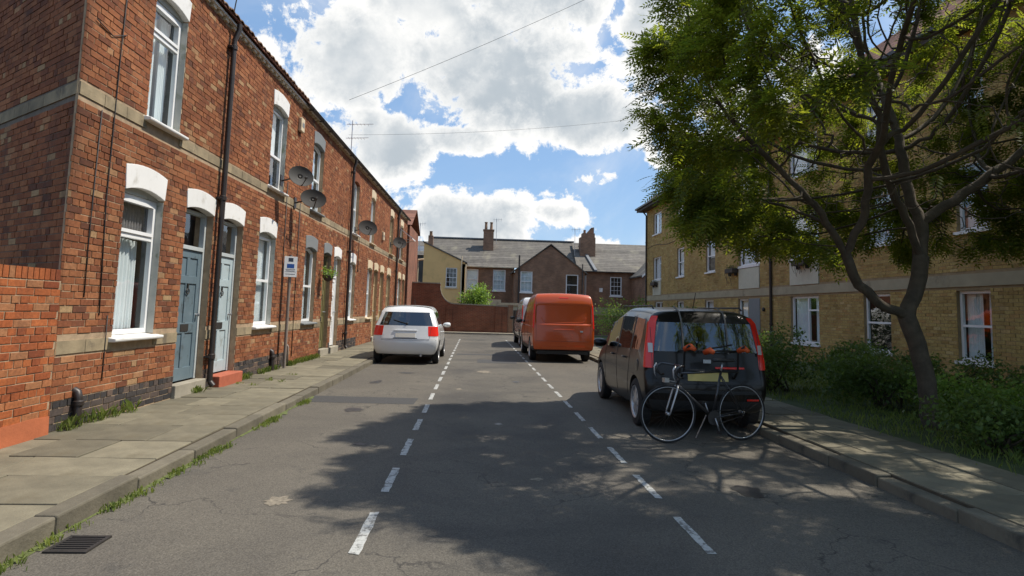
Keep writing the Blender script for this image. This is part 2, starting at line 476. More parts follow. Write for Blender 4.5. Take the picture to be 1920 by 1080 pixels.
class MB:
    """collects faces, builds ONE mesh object"""
    def __init__(self):
        self.v, self.f = [], []
    def add(self, vs, fs):
        n = len(self.v)
        self.v += [tuple(p) for p in vs]
        self.f += [tuple(i + n for i in f) for f in fs]
        return self
    def quad(self, a, b, c, d):
        return self.add((a, b, c, d), ((0, 1, 2, 3),))
    def box(self, x0, x1, y0, y1, z0, z1, skip=()):
        vs = [(x0, y0, z0), (x1, y0, z0), (x1, y1, z0), (x0, y1, z0), (x0, y0, z1), (x1, y0, z1), (x1, y1, z1), (x0, y1, z1)]
        fs = {'-z': (3, 2, 1, 0), '+z': (4, 5, 6, 7), '-y': (0, 1, 5, 4), '+x': (1, 2, 6, 5), '+y': (2, 3, 7, 6), '-x': (3, 0, 4, 7)}
        return self.add(vs, [f for k, f in fs.items() if k not in skip])
    def prism(self, poly, x0, x1):
        """polygon given in (y, z), extruded along x"""
        n = len(poly)
        vs = [(x0, y, z) for y, z in poly] + [(x1, y, z) for y, z in poly]
        fs = [tuple(range(n))[::-1], tuple(range(n, 2 * n))] + [(i, (i + 1) % n, n + (i + 1) % n, n + i) for i in range(n)]
        return self.add(vs, fs)
    def tube(self, pts, r, n=8, caps=True):
        pts = [Vector(p) for p in pts]
        rs = r if isinstance(r, (list, tuple)) else [r] * len(pts)
        base = len(self.v)
        prev = None
        for i, p in enumerate(pts):
            t = (pts[min(i + 1, len(pts) - 1)] - pts[max(i - 1, 0)])
            if t.length < 1e-9: t = Vector((0, 0, 1))
            t.normalize()
            if prev is None:
                a = Vector((0, 0, 1)) if abs(t.z) < 0.9 else Vector((1, 0, 0))
                u = t.cross(a).normalized()
            else:
                u = (prev - t * prev.dot(t))
                u = u.normalized() if u.length > 1e-6 else t.orthogonal().normalized()
            prev = u
            w_ = t.cross(u)
            for k in range(n):
                a = 2 * math.pi * k / n
                self.v.append(tuple(p + (u * math.cos(a) + w_ * math.sin(a)) * rs[i]))
        for i in range(len(pts) - 1):
            for k in range(n):
                a, b = base + i * n + k, base + i * n + (k + 1) % n
                self.f.append((a, b, b + n, a + n))
        if caps:
            self.f.append(tuple(base + k for k in range(n))[::-1])
            self.f.append(tuple(base + (len(pts) - 1) * n + k for k in range(n)))
        return self
    def torus(self, c, axis, R0, r0, n=40, k=8, sq=1.0):
        axis = Vector(axis).normalized()
        u = axis.orthogonal().normalized()
        v = axis.cross(u)
        c = Vector(c)
        b = len(self.v)
        for i in range(n):
            a = 2 * math.pi * i / n
            d = u * math.cos(a) + v * math.sin(a)
            for j in range(k):
                q = 2 * math.pi * j / k
                self.v.append(tuple(c + d * (R0 + r0 * math.cos(q)) + axis * r0 * sq * math.sin(q)))
        for i in range(n):
            for j in range(k):
                self.f.append((b + i * k + j, b + ((i + 1) % n) * k + j, b + ((i + 1) % n) * k + (j + 1) % k, b + i * k + (j + 1) % k))
        return self
    def lathe(self, c, axis, prof, n=24, caps=True):
        """prof: (distance along axis, radius)"""
        axis = Vector(axis).normalized()
        u = axis.orthogonal().normalized()
        v = axis.cross(u)
        c = Vector(c)
        b = len(self.v)
        for a_, r_ in prof:
            for i in range(n):
                q = 2 * math.pi * i / n
                self.v.append(tuple(c + axis * a_ + (u * math.cos(q) + v * math.sin(q)) * r_))
        for j in range(len(prof) - 1):
            for i in range(n):
                self.f.append((b + j * n + i, b + j * n + (i + 1) % n, b + (j + 1) * n + (i + 1) % n, b + (j + 1) * n + i))
        if caps:
            self.f.append(tuple(b + i for i in range(n))[::-1])
            self.f.append(tuple(b + (len(prof) - 1) * n + i for i in range(n)))
        return self
    def mesh(self, name):
        me = bpy.data.meshes.new(name)
        me.from_pydata(self.v, [], self.f)
        me.update()
        return me
    def build(self, name, mat, parent=None, smooth=False, bevel=0.0, kind=None, fix=True):
        me = self.mesh(name)
        if fix and len(me.polygons) < 60000:
            bm = bmesh.new()
            bm.from_mesh(me)
            bmesh.ops.recalc_face_normals(bm, faces=bm.faces)
            bm.to_mesh(me)
            bm.free()
        me.materials.append(mat)
        o = bpy.data.objects.new(name, me)
        C.objects.link(o)
        if parent is not None: o.parent = parent
        if smooth:
            me.shade_smooth()
            if smooth == 'auto':
                me.set_sharp_from_angle(angle=R(38))
        if bevel > 0:
            bv = o.modifiers.new('bevel', 'BEVEL')
            bv.width = bevel
            bv.segments = 2
            bv.limit_method = 'ANGLE'
        if kind: o['kind'] = kind
        return o

def copy_tree(o, parent=None):
    c = o.copy()
    C.objects.link(c)
    c.parent = parent
    for ch in list(o.children):
        copy_tree(ch, c)
    return c

# ---- walls with openings, local frame: +X out of the wall, Y along it, Z up
def wall_core(parent, name, u0, u1, z0, z1, ops, mat, depth=0.28, x=0.0):
    us = sorted({u0, u1} | {max(u0, min(u1, q)) for o in ops for q in o[:2]})
    zs = sorted({z0, z1} | {max(z0, min(z1, q)) for o in ops for q in o[2:4]})
    nu, nz = len(us) - 1, len(zs) - 1
    def solid(i, k):
        if i < 0 or k < 0 or i >= nu or k >= nz: return False
        a, b = (us[i] + us[i + 1]) / 2, (zs[k] + zs[k + 1]) / 2
        return not any(o[0] < a < o[1] and o[2] < b < o[3] for o in ops)
    mb = MB()
    for i in range(nu):
        for k in range(nz):
            if not solid(i, k): continue
            skip = []
            if solid(i - 1, k): skip.append('-y')
            if solid(i + 1, k): skip.append('+y')
            if solid(i, k - 1): skip.append('-z')
            if solid(i, k + 1): skip.append('+z')
            mb.box(x - depth, x, us[i], us[i + 1], zs[k], zs[k + 1], skip)
    return mb.build(name, mat, parent, fix=False)

BW, BH, BJ = 0.215, 0.065, 0.0105
def brick_cells(u0, u1, z0, z1, ops, seed=0, header_every=4):
    """running bond with a header course every few courses: yields (ua, ub, za, zb, full)"""
    rg = random.Random(seed)
    out = []
    c = 0
    z = z0
    while z + BH * 0.6 < z1:
        zb = min(z + BH, z1)
        hd = header_every and c % header_every == header_every - 1
        bl = (BW - BJ) / 2 if hd else BW
        off = (0.25 if hd else (0.5 if c % 2 else 0.0)) * (BW + BJ)
        spans = [(u0, u1)]
        for o in ops:
            if o[2] < zb - 0.008 and o[3] > z + 0.008:
                ns = []
                for a, b in spans:
                    if o[1] <= a or o[0] >= b: ns.append((a, b)); continue
                    if o[0] > a: ns.append((a, o[0]))
                    if o[1] < b: ns.append((o[1], b))
                spans = ns
        for a, b in spans:
            n = math.floor((a - u0 + off) / (bl + BJ))
            u = u0 - off + n * (bl + BJ)
            while u < b:
                ua, ub = max(u, a + 0.002), min(u + bl, b - 0.002)
                if ub - ua > 0.025:
                    out.append((ua, ub, z, zb, abs(ub - ua - BW) < 1e-6 and abs(zb - z - BH) < 1e-6))
                u += bl + BJ
        z += BH + BJ
        c += 1
    return out

_brick_mesh = {}
def unit_brick(mat, proud):
    key = (mat.name, round(proud, 4))
    if key not in _brick_mesh:
        mb = MB()
        j = 0.003
        x1 = proud
        vs = [(-0.03, 0, 0), (-0.03, BW, 0), (-0.03, BW, BH), (-0.03, 0, BH), (x1 - j, 0, 0), (x1 - j, BW, 0), (x1 - j, BW, BH), (x1 - j, 0, BH),
              (x1, j, j), (x1, BW - j, j), (x1, BW - j, BH - j), (x1, j, BH - j)]
        fs = [(0, 1, 5, 4), (1, 2, 6, 5), (2, 3, 7, 6), (3, 0, 4, 7), (4, 5, 9, 8), (5, 6, 10, 9), (6, 7, 11, 10), (7, 4, 8, 11), (8, 9, 10, 11)]
        mb.add(vs, fs)
        me = mb.mesh('brick')
        me.materials.append(mat)
        _brick_mesh[key] = me
    return _brick_mesh[key]

def brick_skin(parent, cells, mat, x=0.0, single=None, limit=300, seed=1, name='brickwork'):
    """single: key function ranking cells (smallest first) to be built as brick objects; the rest is one stuff mesh"""
    rg = random.Random(seed)
    chosen = set()
    if single is not None:
        idx = [i for i, c in enumerate(cells) if c[4]]
        idx.sort(key=lambda i: single(cells[i]))
        chosen = set(idx[:limit])
    mb = MB()
    for i, (ua, ub, za, zb, full) in enumerate(cells):
        pr = rg.choice((0.004, 0.006, 0.008, 0.010))
        if i in chosen:
            o = bpy.data.objects.new('brick', unit_brick(mat, pr))
            C.objects.link(o)
            o.parent = parent
            o.location = (x, ua, za + rg.uniform(-.0015, .0015))
            o.rotation_euler = (rg.uniform(-.006, .006), 0, 0)
        else:
            d = rg.uniform(-.0015, .0015)
            mb.box(x - 0.02, x + pr, ua, ub, za + d, zb + d, ('-x',))
    if mb.f:
        return mb.build(name, mat, parent, kind='stuff', fix=False)

def arc(y0, y1, z, rise, n=9):
    return [(y0 + (y1 - y0) * i / (n - 1), z + rise * (1 - (2 * i / (n - 1) - 1) ** 2)) for i in range(n)]

def lintel(parent, y0, y1, z0, z1, mat, rise0=0.06, rise1=0.06, splay=0.03, x1=0.018, key=False):
    top = arc(y0 - splay, y1 + splay, z1 - rise1, rise1)
    bot = arc(y0, y1, z0, rise0)[::-1]
    mb = MB()
    mb.prism(top + bot, -0.12, x1)
    return mb.build('lintel', mat, parent, bevel=0.006)

def sill(parent, y0, y1, z0, z1, mat, x1=0.09):
    mb = MB()
    mb.prism([(0, 0)], 0, 0) if False else None
    vs = []
    for y in (y0, y1):
        vs += [(-0.12, y, z0), (x1 - .012, y, z0), (x1, y, z0 + .015), (x1, y, z1 - 0.03), (-0.12, y, z1)]
    mb.add(vs, [(0, 1, 2, 3, 4), (9, 8, 7, 6, 5)] + [(i, (i + 1) % 5, 5 + (i + 1) % 5, 5 + i) for i in range(5)])
    return mb.build('sill', mat, parent, bevel=0.008)

def pleats(y0, y1, z0, z1, x, amp=0.022, n=14, gather=0.0, bottom=None):
    mb = MB()
    N = n * 6
    rg = random.Random(int(y0 * 977 + z0 * 31))
    ph = [rg.uniform(0, 6) for _ in range(4)]
    zs = [z0 + (z1 - z0) * k / 6 for k in range(7)]
    for k, z in enumerate(zs):
        for i in range(N + 1):
            t = i / N
            y = y0 + (y1 - y0) * t
            a = math.sin(t * n * 6.28 + ph[0] + .8 * math.sin(t * 7 + ph[1])) * amp * (1.15 - .25 * k / 6)
            mb.v.append((x + a, y, z))
    for k in range(6):
        for i in range(N):
            a = k * (N + 1) + i
            mb.f.append((a, a + 1, a + N + 2, a + N + 1))
    return mb

def bar(mb, y0, y1, z0, z1, x0, x1):
    mb.box(x0, x1, y0, y1, z0, z1)

def window(parent, y0, y1, z0, z1, style='sash', fmat=None, rec=-0.09, fw_=0.055, arch=0.0, curtain='net', split=0.5, glassm=None, label=None, reveal=None):
    """frame mesh named window; children pane, sash, curtain, recess"""
    fmat = fmat or upvc
    d0, d1 = rec - 0.06, rec
    mb = MB()
    bar(mb, y0, y0 + fw_, z0, z1, d0, d1)
    bar(mb, y1 - fw_, y1, z0, z1, d0, d1)
    bar(mb, y0 + fw_, y1 - fw_, z0, z0 + fw_ * 1.1, d0, d1)
    if arch > 0:
        top = arc(y0, y1, z1 - 0.001, arch)
        bot = arc(y0 + fw_, y1 - fw_, z1 - fw_, arch)[::-1]
        mb.prism(top + bot, d0, d1 + .002)
    else:
        bar(mb, y0 + fw_, y1 - fw_, z1 - fw_, z1, d0, d1)
    a, b, lo, hi = y0 + fw_, y1 - fw_, z0 + fw_ * 1.1, z1 - fw_ + arch * .8
    zm = z0 + (z1 - z0) * split
    panes = []
    if style == 'toplight':
        bar(mb, a, b, zm - 0.03, zm + 0.03, d0, d1)
        s = MB()   # opening top light with its own deeper sash
        for q in ((a, a + .045, zm + .032, hi - .002), (b - .045, b, zm + .032, hi - .002), (a + .045, b - .045, zm + .032, zm + .075), (a + .045, b - .045, hi - .045, hi - .002)):
            bar(s, *q, d0 + .01, d1 + .018)
        sash = s
        panes = [(a, b, lo, zm - .03), (a + .045, b - .045, zm + .075, hi - .045)]
    elif style in ('sash', 'georgian'):
        sash = MB()
        bar(sash, a, b, zm - 0.025, zm + 0.025, d0 + .008, d1 + .006)
        panes = [(a, b, lo, zm - .025), (a, b, zm + .025, hi)]
        if style == 'georgian':
            for q in (1 / 3, 2 / 3):
                y = a + (b - a) * q
                bar(sash, y - .012, y + .012, lo, zm - .026, d0 + .03, d1 - .006)
                bar(sash, y - .012, y + .012, zm + .026, hi, d0 + .03, d1 - .006)
            for z in ((lo + zm) / 2, (hi + zm) / 2):
                bar(sash, a, b, z - .012, z + .012, d0 + .032, d1 - .008)
    elif style == 'mullion':
        sash = MB()
        ym = y0 + (y1 - y0) * split
        bar(sash, ym - .03, ym + .03, lo, hi, d0 + .002, d1 + .004)
        zt = lo + (hi - lo) * .72
        bar(sash, ym + .03, b, zt - .025, zt + .025, d0 + .004, d1 + .002)
        panes = [(a, ym - .03, lo, hi), (ym + .03, b, lo, hi)]
    else:
        sash = None
        panes = [(a, b, lo, hi)]
    wo = mb.build('window', fmat, parent, bevel=0.004)
    if label: wo['label'] = label
    if sash is not None and sash.f:
        sash.build('sash', fmat, wo)
    for p in panes:
        g = MB()
        g.quad((d1 - .03, p[0], p[2]), (d1 - .03, p[1], p[2]), (d1 - .03, p[1], p[3]), (d1 - .03, p[0], p[3]))
        g.build('pane', glassm or glass, wo, fix=False)
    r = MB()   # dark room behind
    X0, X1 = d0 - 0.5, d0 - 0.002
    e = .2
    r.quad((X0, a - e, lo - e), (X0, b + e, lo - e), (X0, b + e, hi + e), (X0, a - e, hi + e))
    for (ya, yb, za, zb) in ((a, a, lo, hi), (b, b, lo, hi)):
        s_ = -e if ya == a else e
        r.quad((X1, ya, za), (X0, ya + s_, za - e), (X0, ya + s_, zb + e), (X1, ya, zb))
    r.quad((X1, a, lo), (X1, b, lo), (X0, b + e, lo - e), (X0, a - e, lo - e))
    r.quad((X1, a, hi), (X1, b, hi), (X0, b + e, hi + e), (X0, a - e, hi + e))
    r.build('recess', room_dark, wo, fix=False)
    xc = d0 - .07
    if curtain == 'net':
        pleats(a, b, lo, hi, xc, .015, 16).build('curtain', curtain_white, wo, smooth=True, fix=False)
    elif curtain == 'split':
        q = (b - a) * .36
        pleats(a, a + q * 1.5, lo, hi, xc, .02, 7).build('curtain', curtain_white, wo, smooth=True, fix=False)
        pleats(b - q * .8, b, lo, hi, xc - .03, .02, 5).build('curtain', curtain_white, wo, smooth=True, fix=False)
    elif curtain == 'toplight':
        q = (b - a)
        pleats(a, a + q * .70, lo, zm - .03, xc, .022, 7).build('curtain', curtain_white, wo, smooth=True, fix=False)
        pleats(a + q * .77, b, lo, zm - .03, xc - .05, .022, 3).build('curtain', curtain_white, wo, smooth=True, fix=False)
        pleats(a, b, zm, hi, xc, .02, 12).build('curtain', curtain_dark, wo, smooth=True, fix=False)
    elif curtain == 'blind':
        mbx = MB()
        mbx.box(xc - .01, xc, a, b, lo + (hi - lo) * .45, hi)
        mbx.build('blind', curtain_white, wo)
    if reveal:
        for ya, yb in ((y0 + .001, y0 + .006), (y1 - .006, y1 - .001)):
            MB().box(d1 + .001, -0.001, ya, yb, z0, z1).build('reveal', reveal, wo)
    return wo

def door(parent, y0, y1, z0, z1, zt, dmat, fmat, rec=-0.12, number=None, knocker=True, glazed=True, label=None):
    """door leaf with panels, frame and fanlight; zt = top of the fanlight"""
    d1 = rec
    fr = MB()
    fw_ = .055
    bar(fr, y0, y0 + fw_, z0, zt, d1 - .06, d1 + .02)
    bar(fr, y1 - fw_, y1, z0, zt, d1 - .06, d1 + .02)
    bar(fr, y0 + fw_, y1 - fw_, zt - fw_, zt, d1 - .06, d1 + .02)
    bar(fr, y0 + fw_, y1 - fw_, z1, z1 + .06, d1 - .06, d1 + .03)
    a, b = y0 + fw_ + .003, y1 - fw_ - .003
    lf = MB()
    lf.box(d1 - .05, d1 - .012, a, b, z0 + .01, z1 - .003)
    h = z1 - z0
    st = .10
    rows = [(z0 + .01, z0 + .20), (z0 + .36 * h, z0 + .44 * h), (z0 + .74 * h, z0 + .80 * h), (z1 - .12, z1 - .003)]
    for r0, r1 in rows: lf.box(d1 - .012, d1 + .004, a + st, b - st, r0, r1)
    lf.box(d1 - .012, d1 + .004, a, a + st, z0 + .01, z1 - .003)
    lf.box(d1 - .012, d1 + .004, b - st, b, z0 + .01, z1 - .003)
    ym = (a + b) / 2
    for k in range(3):
        lf.box(d1 - .012, d1 + .004, ym - .045, ym + .045, rows[k][1], rows[k + 1][0])
    do = lf.build('door', dmat, parent, bevel=0.005)
    if label: do['label'] = label
    f = fr.build('door_frame', fmat, parent, bevel=0.004)
    mt = MB()
    mt.box(d1 + .004, d1 + .012, ym - .12, ym + .12, rows[1][0] + .03, rows[1][1] - .02)
    mt.build('letterbox', iron, do)
    hb = MB()
    hb.lathe((d1 + .004, b - .05, z0 + .5 * h), (1, 0, 0), [(0, .02), (.03, .012), (.04, .026), (.06, .024), (.065, .01)], 12)
    hb.build('handle', alu, do, smooth='auto')
    if knocker:
        kn = MB()
        kn.torus((d1 + .02, ym, z0 + .68 * h), (1, .0, 0), .04, .009, 16, 6)
        kn.box(d1 + .004, d1 + .025, ym - .015, ym + .015, z0 + .70 * h, z0 + .74 * h)
        kn.build('knocker', iron, do, smooth='auto')
    g = MB()
    g.quad((d1 - .02, y0 + fw_, z1 + .06), (d1 - .02, y1 - fw_, z1 + .06), (d1 - .02, y1 - fw_, zt - fw_), (d1 - .02, y0 + fw_, zt - fw_))
    go = g.build('fanlight', glass, f, fix=False)
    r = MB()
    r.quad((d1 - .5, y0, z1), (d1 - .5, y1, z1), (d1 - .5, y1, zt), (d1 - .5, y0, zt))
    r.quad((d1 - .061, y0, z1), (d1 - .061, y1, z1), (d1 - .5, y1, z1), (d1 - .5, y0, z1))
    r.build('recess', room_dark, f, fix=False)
    return do

# leaves --------------------------------------------------------------
def leaf_cloud(mb, centres, rg, size=0.05, per=10, spread=0.12, up_bias=0.3):
    for c in centres:
        for _ in range(per):
            p = Vector(c) + Vector((rg.gauss(0, spread), rg.gauss(0, spread), rg.gauss(0, spread * .8)))
            a = Vector((rg.uniform(-1, 1), rg.uniform(-1, 1), rg.uniform(-1, 1) + up_bias))
            if a.length < .1: continue
            a.normalize()
            b = a.orthogonal().normalized()
            b.rotate(Matrix.Rotation(rg.uniform(0, 6.28), 3, a))
            s = size * rg.uniform(.6, 1.3)
            w_ = a.cross(b)
            mb.add([p, p + b * s * .5 + w_ * s * .28, p + b * s, p + b * s * .5 - w_ * s * .28], [(0, 1, 2, 3)])

def shrub(name, label, cat, loc, rx, ry, h, mat, n=700, size=.06, seed=1, group=None, lumps=7, stems=True):
    rg = random.Random(seed)
    t = thing(name, label, cat, loc, group=group)
    mb = MB()
    st = MB()
    lc = [(rg.uniform(-.62, .62) * rx, rg.uniform(-.62, .62) * ry, h * rg.uniform(.35, .78), rg.uniform(.3, .5)) for _ in range(lumps)]
    lc.append((0, 0, h * .5, .62))
    cs = []
    for i in range(n):
        lx, ly, lz, lr = rg.choice(lc)
        d = Vector((rg.gauss(0, 1), rg.gauss(0, 1), rg.gauss(0, 1))).normalized()
        rr = rg.uniform(.72, 1.05) if rg.random() < .8 else rg.uniform(.3, .8)
        p = Vector((lx + d.x * lr * rx * rr, ly + d.y * lr * ry * rr, max(.04, lz + d.z * lr * h * rr * .8)))
        cs.append(p)
    leaf_cloud(mb, cs, rg, size, 9, size * 1.1)
    mb.build('foliage', mat, t, kind='stuff', fix=False)
    for i in range(14):
        lx, ly, lz, lr = rg.choice(lc)
        q = Vector((rg.uniform(-.2, .2) * rx, rg.uniform(-.2, .2) * ry, 0))
        e = Vector((lx + rg.uniform(-.3, .3) * rx, ly + rg.uniform(-.3, .3) * ry, lz + rg.uniform(0, .2) * h))
        mid = (q + e) / 2 + Vector((rg.uniform(-.1, .1), rg.uniform(-.1, .1), .05))
        st.tube([q, mid, e], [.018, .012, .005], 5)
    st.build('stem', bark, t, smooth=True)
    return t

def weeds(name, label, cat, pts, mat, rg, h=.10, per=26, spread=.07, broad=.3, group=None, kind=None, parent=None):
    mb = MB()
    for (x, y, z) in pts:
        for _ in range(per):
            p = Vector((x + rg.gauss(0, spread), y + rg.gauss(0, spread * 1.4), z))
            hh = h * rg.uniform(.35, 1.2)
            a = rg.uniform(0, 6.28)
            ln = Vector((math.cos(a), math.sin(a), 0)) * hh * rg.uniform(.1, .8)
            wd = Vector((-math.sin(a), math.cos(a), 0)) * (.003 if rg.random() > broad else .007)
            m1 = p + ln * .45 + Vector((0, 0, hh * .7))
            e = p + ln + Vector((0, 0, hh))
            mb.add([p - wd * .6, p + wd * .6, m1 + wd, e, m1 - wd], [(0, 1, 2, 3, 4)])
    o = mb.build(name, mat, parent, fix=False)
    return tag(o, label, cat, group, kind)

# ================================================================== GROUND
KL, KR = -2.58, 3.66           # inner faces of the kerbs
def sheet(name, x0, x1, y0, y1, z, mat, nx=1, ny=1):
    mb = MB()
    for i in range(nx + 1):
        for j in range(ny + 1):
            mb.v.append((x0 + (x1 - x0) * i / nx, y0 + (y1 - y0) * j / ny, z))
    for i in range(nx):
        for j in range(ny):
            a = i * (ny + 1) + j
            mb.f.append((a, a + ny + 1, a + ny + 2, a + 1))
    o = mb.build(name, mat, fix=False)
    o['kind'] = 'structure'
    return o
sheet('ground', -700, 700, -600, 900, -0.02, soil)
road = thing('road', None, None, kind='structure')
def part_sheet(name, polys, z, mat, parent):
    mb = MB()
    for p in polys:
        mb.add([(x, y, z) for x, y in p], [tuple(range(len(p)))])
    return mb.build(name, mat, parent, fix=False)
part_sheet('carriageway', [[(KL, -14), (KR, -14), (KR, 30.5), (KL, 30.5)], [(-5, 30.5), (40, 30.5), (40, 35.6), (-5, 35.6)]], 0.0, asphalt, road)

def dash(y, L_, x, wd=.075, seed=0):
    rg = random.Random(seed)
    mb = MB()
    n = 10
    for i in range(n + 1):
        t = i / n
        for s in (-1, 1):
            mb.v.append((x + s * (wd / 2 + rg.uniform(-.006, .004)), y + L_ * t + (rg.uniform(-.015, .015) if i in (0, n) else 0), 0.004))
    for i in range(n):
        mb.f.append((2 * i, 2 * i + 1, 2 * i + 3, 2 * i + 2))
    return mb.build('road_marking', road_paint, road, fix=False)
y = 1.39
k = 0
while y < 29.5:
    dash(y, .76, -0.68, .070, k); y += 1.26; k += 1
y = 0.5
while y < 29.5:
    dash(y, .70, 1.54, .062, 100 + k); y += 1.145; k += 1
# pale spills and patched scars on the tarmac
def patch(x, y, rx, ry, mat, seed, name='road_patch'):
    rg = random.Random(seed)
    n = 22
    mb = MB()
    pts = []
    for i in range(n):
        a = 2 * math.pi * i / n
        r = rg.uniform(.6, 1.1)
        pts.append((x + math.cos(a) * rx * r, y + math.sin(a) * ry * r, 0.003))
    mb.add([(x, y, 0.003)] + pts, [(0, 1 + i, 1 + (i + 1) % n) for i in range(n)])
    return mb.build(name, mat, road, fix=False)
scar = simple('scar', (0.20, 0.17, 0.125), 0.9, var=0.5, vscale=25, bump=.6)
for i, q in enumerate([(-1.45, 4.92, .11, .13), (.27, 14.8, .18, .3), (-.25, 11.6, .07, .12), (.6, 5.6, .07, .05)]):
    patch(*q, scar, 40 + i)
tar_dark = simple('tar_dark', (0.050, 0.048, 0.045), 0.8, var=0.3, vscale=30, bump=.5)
oil = simple('oil_stain', (0.038, 0.036, 0.034), 0.45, var=0.4, vscale=14)
for i, (x, y_, rx, ry) in enumerate([(-1.7, 9.1, .16, .22), (-1.9, 12.4, .12, .3), (2.4, 5.3, .14, .2), (.35, 8.2, .06, .09), (-1.2, 6.9, .08, .06), (.9, 12.9, .09, .12), (-1.5, 14.2, .2, .12), (2.9, 13.4, .2, .3)]):
    patch(x, y_, rx, ry, oil, 70 + i, 'oil_stain')
for i, q in enumerate([[(-2.58, 9.75), (-.9, 9.70), (-.88, 10.35), (-2.58, 10.42)], [(.1, 17.2), (1.2, 17.15), (1.25, 18.3), (.12, 18.4)], [(-.55, 20.0), (1.4, 20.05), (1.4, 20.5), (-.55, 20.5)]]):
    part_sheet('tar_patch', [q], 0.002, tar_dark, road)
# gully grating by the near kerb
gr = thing('drain_grating', 'slotted iron drain grating set in the road beside the left kerb', 'drain', (-2.36, 4.03, 0.0))
gr.scale = (.62, .60, 1)
g = MB()
g.box(-.20, .20, -.22, -.18, -.01, .012); g.box(-.20, .20, .18, .22, -.01, .012); g.box(-.20, -.165, -.18, .18, -.01, .012); g.box(.165, .20, -.18, .18, -.01, .012)
g.build('frame', iron, gr)
for i in range(7):
    b = MB().box(-.165, .165, -.012, .012, -.008, .009).build('bar', iron, gr)
    b.location.y = -.15 + i * .05
MB().quad((-.19, -.2, .004), (.19, -.2, .004), (.19, .2, .004), (-.19, .2, .004)).build('pit', simple('pit_black', (.008, .008, .008), 1), gr, fix=False)

# kerbs: one stone at a time
def kerb(name, x0, x1, y0, y1, h, seed):
    rg = random.Random(seed)
    t = thing(name, None, None, kind='structure')
    y = y0
    while y < y1:
        L_ = rg.uniform(.75, 1.05)
        mb = MB()
        mb.box(x0, x1, .006, L_ - .006, -.05, h)
        o = mb.build('kerb_stone', kerb_stone, t, bevel=.014)
        o.location = (rg.uniform(-.003, .003), y, rg.uniform(-.003, .003))
        o.rotation_euler = (rg.uniform(-.002, .002), rg.uniform(-.008, .008), rg.uniform(-.002, .002))
        y += L_
    return t
kerb('left_kerb', KL - .15, KL, -4, 30.5, .11, 3)
kerb('right_kerb', KR, KR + .15, -2, 30.5, .11, 4)

# flagged pavements
def flags(name, x0, x1, y0, y1, z, seed, limit=290):
    rg = random.Random(seed)
    t = thing(name, None, None, kind='structure')
    b = MB().box(x0, x1, y0, y1, -.03, z - .012)
    b.build('bed', soil, t)
    y = y0
    n = 0
    while y < y1 - .1:
        d = min(rg.uniform(.50, .78), y1 - y)
        cuts = [0, rg.uniform(.35, .65), 1]
        r = rg.random()
        if r < .3: cuts = [0, rg.uniform(.35, .65), 1]
        elif r < .75: cuts = [0, rg.uniform(.25, .38), rg.uniform(.6, .75), 1]
        for a, b_ in zip(cuts, cuts[1:]):
            xa, xb = x0 + (x1 - x0) * a, x0 + (x1 - x0) * b_
            mb = MB().box(-(xb - xa) / 2 + .006, (xb - xa) / 2 - .006, -d / 2 + .006, d / 2 - .006, -.03, 0)
            o = mb.build('flagstone', flagstone, t, bevel=.006)
            o.location = ((xa + xb) / 2, y + d / 2, z + rg.uniform(-.005, .005))
            o.rotation_euler = (rg.uniform(-.005, .005), rg.uniform(-.007, .007), 0)
            n += 1
        y += d
    return t
flags('left_pavement', -4.44, KL - .15, -3, 30.4, .118, 11)
flags('right_pavement', KR + .15, 5.05, -1, 30.4, .118, 12)
MB().box(-4.9, -4.44, -3, 33, -.03, .10).build('bed', soil, bpy.data.objects['left_pavement'])
MB().box(-5, 40, 35.6, 36.4, -.03, .10).build('far_pavement', stone_grey)['kind'] = 'structure'
go = MB().box(5.05, 10.6, -6, 36, -.1, .10).build('garden_ground', lawn)
go['kind'] = 'structure'

# ================================================================== LEFT TERRACE
AX, AS = -4.41, .019            # facade line x = AX + AS*y
RZ = -math.atan(AS)
def fpt(y, out=0.0, z=0.0):
    return (AX + AS * y + out, y, z)
BZ1, BZ2 = (.90, 1.045), (3.655, 3.80)

def wall_at(u0, z0, name='brick'):
    pass

def screen_rank(origin_y):
    def f(c):
        y = origin_y + (c[0] + c[1]) / 2
        z = (c[2] + c[3]) / 2
        if y < 5.75 or z > 1.5 + .62 * y: return 99
        return y
    return f

